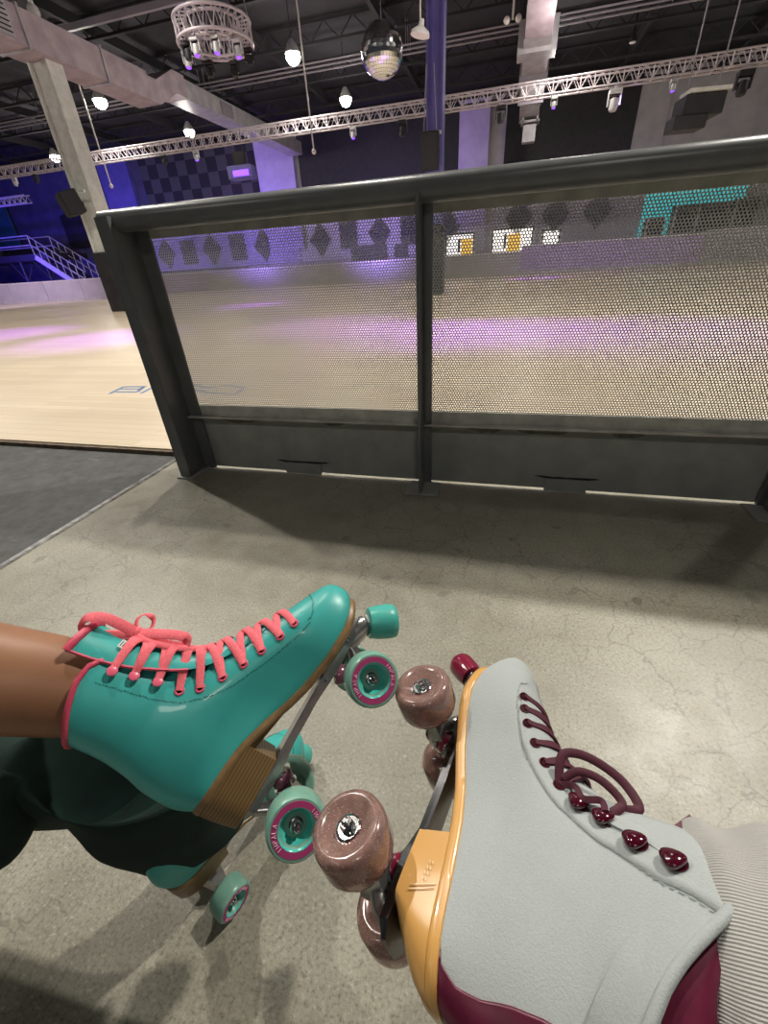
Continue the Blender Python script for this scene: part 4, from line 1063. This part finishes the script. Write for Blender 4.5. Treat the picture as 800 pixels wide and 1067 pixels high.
TEAL = dict(kind='teal', side=-1, len=.284, bend=.004,
    F=[(0, .276, .014), (.05, .2835, .022), (.11, .2845, .036), (.17, .279, .051), (.23, .262, .063), (.30, .234, .076), (.38, .194, .092), (.45, .160, .108), (.52, .135, .121), (.60, .117, .137), (.70, .105, .156), (.82, .098, .182), (1.0, .094, .212)],
    B=[(0, -.004, .046), (.10, -.009, .053), (.25, -.0145, .072), (.45, -.0135, .105), (.60, -.0085, .130), (.78, -.005, .162), (1.0, -.006, .197)],
    zb=[(-.01, .047), (.05, .045), (.075, .042), (.09, .037), (.112, .030), (.132, .022), (.16, .014), (.20, .008), (.24, .007), (.26, .010), (.284, .018)],
    topd=[(0, 0), (.15, .004), (.35, .011), (.6, .018), (.78, .017), (.92, .006), (1, 0)],
    foot=[(-.1, .029), (0, .030), (.2, .032), (.42, .030), (.6, .036), (.74, .043), (.88, .042), (1.05, .040)],
    ank=[(0, .032), (.3, .038), (.5, .034), (.65, .033), (.85, .038), (1, .042)],
    sole_th=.006, xh=.079, heel_round=.004, heel_under=.0, plate_w=.021, plate_x1=.262,
    toe_stop=((.264, 0, -.022), (.286, 0, -.053)), stop_r=.0230,
    xf=.205, xr=.045, za=-.045, yi=.041, ww=.032, wr=.0310,
    tongue=[(.232, .074), (.200, .093), (.170, .113), (.142, .133), (.128, .152), (.118, .178), (.110, .205), (.106, .232), (.105, .255)],
    tong_w=(.018, .036), tong_d=(.008, .030),
    eyestay=[(.224, .050), (.205, .054), (.17, .066), (.145, .077), (.126, .086), (.108, .098), (.097, .109), (.086, .121), (.080, .133), (.074, .150), (.070, .170), (.066, .192), (.063, .210)],
    eyelets=[(.215, .065), (.193, .072), (.169, .081), (.148, .090), (.126, .102), (.105, .116), (.092, .134)], hooks=[(.087, .158), (.082, .182), (.077, .203)],
    eye_off=.0003, lace=(.0092, .0014), n_lace=10,
    m_upper=M['teal'], m_sole=M['tansole'], m_heel=M['tan'], m_plate=M['alu'], m_stop=M['tealstop'], m_tongue=M['teal'], m_thread=M['tealdark'], m_eye=M['pinkenamel'], m_hook=M['pinkenamel'], m_lace=M['pink'])
def mtx(R, t):
    m = Matrix.Identity(4)
    for r in range(3):
        for c_ in range(3): m[r][c_] = R[r][c_]
        m[r][3] = t[r]
    return m
RT = [[0.3080329696979938, -0.4613461089923694, -0.825729467248667], [0.8145851684646248, 0.5698558742413147, -0.01727231730028668], [0.4826662334330982, -0.667306533993387, 0.5561227508134426]]
TT = (-0.24383922531042557, 0.1611545636649144, 0.39038027613101367)
TEAL['turn'] = 135
sk1, B1, E1 = skate(TEAL, 'teal leather roller skate with pink laces held up in the air, on the bare leg', mtx(RT, TT))
# bow on the raised skate
bow = lambda pts, w=.0085, nr=(0.3, -1, 0): MB().ribbon(cat_rom(pts, 8), w, .0014, lambda i: nr)
bn = link('lace_knot', MB().sphere((.117, -.006, .213), .0065, 12, 8, 1.2, .8, .9), M['pink'], sk1, True)
link('lace_bow', bow([(.117, -.008, .213), (.118, -.016, .230), (.116, -.022, .250), (.108, -.024, .262), (.099, -.018, .262), (.096, -.012, .250), (.104, -.010, .232), (.114, -.008, .216)], .0120, (.25, -.85, .45)), M['pink'], sk1, 60)
link('lace_bow', bow([(.117, -.008, .213), (.126, -.014, .196), (.136, -.016, .176), (.139, -.014, .163), (.131, -.012, .160), (.124, -.010, .172), (.119, -.008, .195), (.115, -.008, .210)], .0120, (.25, -.85, .45)), M['pink'], sk1, 60)
link('lace_bow', bow([(.117, -.002, .215), (.128, .004, .224), (.136, .010, .222), (.137, .012, .212), (.128, .008, .206), (.118, .000, .210)], .007, (.2, -.5, 1)), M['pink'], sk1, 60)
link('lace_end', bow([(.115, -.010, .212), (.117, -.017, .194), (.124, -.018, .170), (.134, -.014, .148), (.141, -.010, .134), (.143, -.006, .124)], .0075, (.25, -.85, .45)), M['pink'], sk1, 60)
RQ = Matrix.Rotation(math.radians(33), 3, 'Z')
tp_ = V((.1035, -.0250, .211))
tg_ = link('size_tag', MB().box(tp_, (.009, .0012, .012), RQ), M['tagw'], sk1)
tb = MB()
for k in range(4): tb.box(tp_ + RQ @ V((0, -.0007, .004 - k * .0026)), (.006, .0005, .0011), RQ)
link('tag_print', tb, M['tagi'], tg_)

# lower teal skate standing on the floor
d2 = V((.317, .948, 0)).normalized(); y2 = V((0, 0, 1)).cross(d2)
m2 = Matrix.Identity(4)
for r in range(3): m2[r][0] = d2[r]; m2[r][1] = y2[r]; m2[r][2] = (0, 0, 1)[r]
m2[0][3], m2[1][3], m2[2][3] = -.430, .150, .0740
T2 = dict(TEAL); T2['turn'] = 40
low = lambda z: z if z < .13 else .13 + (z - .13) * .42      # collar pushed down under the trouser hem
for k in ('F', 'B'): T2[k] = [(a_, b_, low(c_)) for a_, b_, c_ in TEAL[k]]
for k in ('tongue', 'eyestay', 'eyelets', 'hooks'): T2[k] = [(a_, low(b_)) for a_, b_ in TEAL[k]]
T2['topd'] = [(0, 0), (.5, .006), (1, 0)]; T2['ank'] = [(0, .032), (.3, .037), (.5, .030), (.65, .025), (.85, .024), (1, .024)]
sk2, B2, E2 = skate(T2, 'teal roller skate standing on the concrete floor, mostly hidden below the dark green trouser hem', m2)

GREY = dict(kind='grey', side=1, len=.318, bend=.008,
    F=[(0, .300, .012), (.05, .320, .020), (.10, .329, .032), (.16, .320, .048), (.22, .303, .061), (.29, .276, .072), (.37, .240, .087), (.45, .212, .103), (.52, .194, .119), (.62, .1785, .145), (.72, .173, .167), (.82, .1715, .190), (.91, .166, .211), (1.0, .154, .230)],
    B=[(0, -.004, .050), (.10, -.008, .060), (.25, -.012, .082), (.45, -.010, .112), (.60, -.006, .135), (.78, .000, .150), (1.0, .002, .166)],
    zb=[(-.01, .050), (.012, .047), (.037, .043), (.067, .040), (.104, .034), (.138, .025), (.178, .012), (.218, .003), (.243, .001), (.279, .005), (.30, .012), (.33, .022)],
    topd=[(0, 0), (.34, .002), (.46, .006), (.56, .011), (.66, .016), (.75, .019), (.84, .017), (.92, .008), (1, 0)],
    foot=[(-.1, .033), (0, .034), (.2, .036), (.42, .031), (.6, .035), (.74, .042), (.88, .043), (1.05, .040)],
    ank=[(0, .036), (.3, .041), (.5, .037), (.65, .037), (.85, .043), (1, .048)],
    sole_th=.007, xh=.094, heel_round=.034, heel_under=.005, plate_w=.024, plate_x1=.292,
    toe_stop=((.303, 0, -.024), (.326, 0, -.052)), stop_r=.0185,
    xf=.2116, xr=.0502, za=-.040, yi=.0385, ww=.041, wr=.0340,
    tongue=[(.262, .074), (.232, .088), (.207, .105), (.190, .122), (.178, .140), (.168, .160), (.164, .185), (.158, .205)],
    tong_w=(.020, .040), tong_d=(.008, .032),
    eyestay=[(.272, .063), (.263, .0565), (.235, .060), (.218, .065), (.189, .0745), (.173, .086), (.158, .0985), (.141, .1226), (.1225, .158), (.109, .188), (.099, .222)],
    counter=[(.060, .0405), (.012, .052), (.007, .064), (.009, .084), (.014, .102), (.015, .120), (.016, .134), (.018, .160)],
    eyelets=[(.248, .064), (.233, .0685), (.217, .074), (.199, .084), (.182, .0955), (.165, .1105)], hooks=[(.154, .131), (.1465, .151), (.132, .175), (.126, .199)],
    eye_off=.0018, lace=(.0070, .0026), n_lace=6,
    m_upper=M['suede'], m_sole=M['yellow'], m_heel=M['yellow'], m_plate=M['steel'], m_stop=M['burgstop'], m_tongue=M['suede'], m_thread=M['suede'], m_eye=M['burgenamel'], m_hook=M['burgenamel'], m_lace=M['burglace'])
RG = [[0.22865043710170896, -0.289996541007308, 0.9293121024806434], [0.9726349268513751, 0.10848464264749186, -0.20545651943529525], [-0.04123441138196626, 0.9508591317926345, 0.30686582540996654]]
TG = (-0.04784190164868964, 0.08387626671572335, 0.44295154839910156)
sk3, B3, E3 = skate(GREY, 'pale grey suede roller skate with burgundy laces and yellow heel in the foreground', mtx(RG, TG))
p6, n6 = E3[(1, 5)]; h1 = E3[(1, 6)][0]; h2 = E3[(1, 7)][0]
camdir = (mtx(RG, TG).to_3x3().transposed() @ (V(CAM) - mtx(RG, TG) @ p6)).normalized()
link('lace_bow', MB().ribbon(cat_rom([p6 + V((0, 0, 0)), p6 + V((.022, .012, .002)), p6 + V((.030, .006, .022)), p6 + V((.024, -.006, .048)), p6 + V((.006, -.012, .062)), h2 + V((.014, -.010, .006))], 8), .0080, .0014, lambda i: tuple(camdir)), M['burglace'], sk3, 60)
link('lace_bow', MB().ribbon(cat_rom([p6 + V((.004, .004, .004)), p6 + V((.012, .008, .016)), p6 + V((.012, .004, .034)), p6 + V((.002, -.004, .050)), h2 + V((.006, -.004, .004))], 8), .0072, .0014, lambda i: tuple(camdir)), M['burglace'], sk3, 60)
link('lace_end', MB().ribbon(cat_rom([p6 + V((0, 0, 0)), h1 + V((.010, .002, -.006)), h1 + V((.000, .004, .002)), h2 + V((.010, .002, -.004)), h2 + V((.001, .004, .0))], 8), .0055, .0022, lambda i: tuple(camdir)), M['burglace'], sk3, 60)
link('tongue_lining', MB().prism([(.160, .178), (.194, .209), (.170, .221)], -.022, -.004), M['burg'], sk3)
# embossed print on the heel
def heelpt(x, z, off=.0006):
    B = B3
    a = B._S(0.0, 0, 1); best = None
    for p in footring(B, .0030 + off, lambda q: 0, n=60):
        if (p.y - B.yc(p.x)) > 0:
            if best is None or abs(p.x - x) < abs(best.x - x): best = p
    f_ = 1 - z / .035
    return V((x, B.yc(x) + (best.y - B.yc(x)) * (1 - .10 * f_) + off, z))
mb = MB()
for k in range(4):
    x = .066 - .0042 * k
    for dz in (0, .0028): mb.tube([heelpt(x - .0012, .026 - .0005 * k - dz), heelpt(x + .0012, .0245 - .0005 * k - dz)], .00045, 4)
for k in range(2): mb.tube([heelpt(.053 - .003 * k, .034 - .001 * k), heelpt(.049 - .003 * k, .022), heelpt(.046 - .003 * k, .012)], .0004, 4)
link('heel_print', mb, M['heelprint'], sk3)

# ================================================================ PEOPLE
def ell_tube(path, n=28, cap0=True, cap1=True, wrinkle=0.0, seed=1, fold=6):
    """path: (centre, ax vector, ay vector) per ring"""
    rr = random.Random(seed); ph = [rr.random() * 6 for _ in range(fold)]
    rg = []
    for i, (c, ax, ay) in enumerate(path):
        row = []
        for j in range(n):
            a = 2 * PI * j / n
            k = 1 + wrinkle * sum(math.sin(a * (q + 2) + ph[q] + i * .35 * (q % 3 - 1)) / (q + 1) for q in range(fold))
            row.append(V(c) + (V(ax) * math.cos(a) + V(ay) * math.sin(a)) * k)
        rg.append(row)
    return MB().rings(rg, cap0, cap1), n
def smooth_path(P, n=6):
    C_ = cat_rom([p[0] for p in P], n); A = cat_rom([p[1] for p in P], n); B_ = cat_rom([p[2] for p in P], n)
    return list(zip(C_, A, B_))
# bare leg in the raised teal skate (skate-local axes mapped to the world)
mw = sk1.matrix_world.copy() if False else mtx(RT, TT)
R3 = mw.to_3x3()
P = []
for (x, y, z, rx, ry) in ((.06, 0, .06, .040, .022), (.05, 0, .12, .036, .027), (.047, 0, .17, .037, .029), (.044, 0, .205, .041, .034), (.034, 0, .245, .0475, .039), (.016, 0, .294, .051, .046), (-.010, 0, .36, .056, .052), (-.045, 0, .44, .060, .056), (-.10, 0, .53, .060, .058), (-.20, 0, .59, .068, .066), (-.34, 0, .60, .074, .074), (-.52, 0, .58, .080, .082)):
    P.append((mw @ V((x, y, z)), R3 @ V((rx, 0, rx * .35)), R3 @ V((0, ry, 0))))
mb, _ = ell_tube(smooth_path(P), 32)
PT = []
for (x, y, z, rx, ry) in ((-.125, 0, .565, .072, .070), (-.20, 0, .60, .082, .080), (-.32, 0, .61, .088, .088), (-.46, 0, .595, .094, .096), (-.60, -.02, .58, .098, .105)):
    PT.append((mw @ V((x, y, z)), R3 @ V((rx * .6, 0, rx * .8)), R3 @ V((0, ry, 0))))
pb = thing('person', tuple(mw @ V((0, 0, .5))), 'person at the left in dark green trousers, bare shin and raised teal skate', 'person')
link('body', mb, M['skin'], pb, 'all')
mb, _ = ell_tube(smooth_path(PT), 32, False, True, .02, 3)
link('trouser_leg', mb, M['greencloth'], pb, 'all')
# dark green wide trouser leg over the lower skate
ank = m2 @ V((.03, 0, .19))
TP = [((-.408, .208, .142), (.056, .010, .006), (-.034, -.064, -.016)), ((-.411, .202, .180), (.058, .016, -.003), (-.030, -.066, .0)),
      ((-.415, .196, .240), (.066, .022, -.012), (-.026, -.068, .005)), ((-.420, .200, .300), (.070, .030, -.004), (-.024, -.074, .01)),
      ((-.455, .190, .365), (.048, .018, -.088), (-.018, -.070, .01)), ((-.530, .175, .345), (.020, .006, -.096), (-.01, -.070, .01)),
      ((-.62, .160, .348), (.010, .003, -.098), (-.01, -.070, .0)), ((-.78, .15, .365), (.005, .003, -.104), (-.01, -.075, .0)), ((-.95, .14, .38), (.005, .003, -.110), (-.01, -.08, .0))]
mb, _ = ell_tube(smooth_path([(V(a), V(b), V(c_)) for a, b, c_ in TP], 6), 40, False, True, .035, 4)
link('trousers', mb, M['greencloth'], pb, 'all')
TP = [((-.499, .10, .400), (.0, .0, -.040), (0, .035, .01)), ((-.510, .095, .398), (.0, .0, -.060), (0, .045, .01)), ((-.55, .085, .397), (.01, .0, -.072), (0, .05, .01)), ((-.65, .06, .40), (.01, .0, -.082), (0, .06, .0)), ((-.9, .03, .42), (.01, .0, -.10), (0, .08, .0))]
mb, _ = ell_tube(smooth_path([(V(a), V(b), V(c_)) for a, b, c_ in TP], 6), 30, True, True, .03, 9)
link('trouser_fold', mb, M['greencloth'], pb, 'all')
# photographer's leg: pale corduroy trousers over the grey skate
mg = mtx(RG, TG); RG3 = mg.to_3x3()
P = []
for (x, y, z, rx, ry, tl) in ((.085, 0, .08, .045, .026, .2), (.080, 0, .15, .045, .030, .2), (.080, 0, .22, .050, .036, .2), (.085, 0, .30, .055, .045, .1), (.09, 0, .42, .060, .055, .1)):
    P.append((mg @ V((x, y, z)), RG3 @ V((rx, 0, rx * tl)), RG3 @ V((0, ry, 0))))
pc = thing('person', tuple(mg @ V((.08, 0, .42))), 'person taking the photo, pale grey corduroy trouser leg entering at the lower right', 'person')
mb, _ = ell_tube(smooth_path(P), 28)
link('body', mb, M['skin'], pc, 'all')
P = []
for (cx_, cy_, cz_, rx, ry, tl) in ((.102, -.002, .203, .082, .036, 0), (.101, -.002, .216, .084, .043, 0), (.100, -.001, .232, .086, .051, 0), (.100, 0, .255, .088, .059, 0), (.10, 0, .29, .090, .066, 0), (.10, 0, .36, .094, .074, 0), (.10, 0, .46, .098, .082, 0)):
    P.append((mg @ V((cx_, cy_, cz_)), RG3 @ V((rx, 0, rx * tl)), RG3 @ V((0, ry, 0))))
sp = smooth_path(P, 8); mb, n_ = ell_tube(sp, 64, False, True, .028, 12)
uv = [((i % n_) / n_, (i // n_) * .05) for i in range(len(mb.v))]
link('corduroy_trousers', mb, M['cord'], pc, 'all', uv=uv)
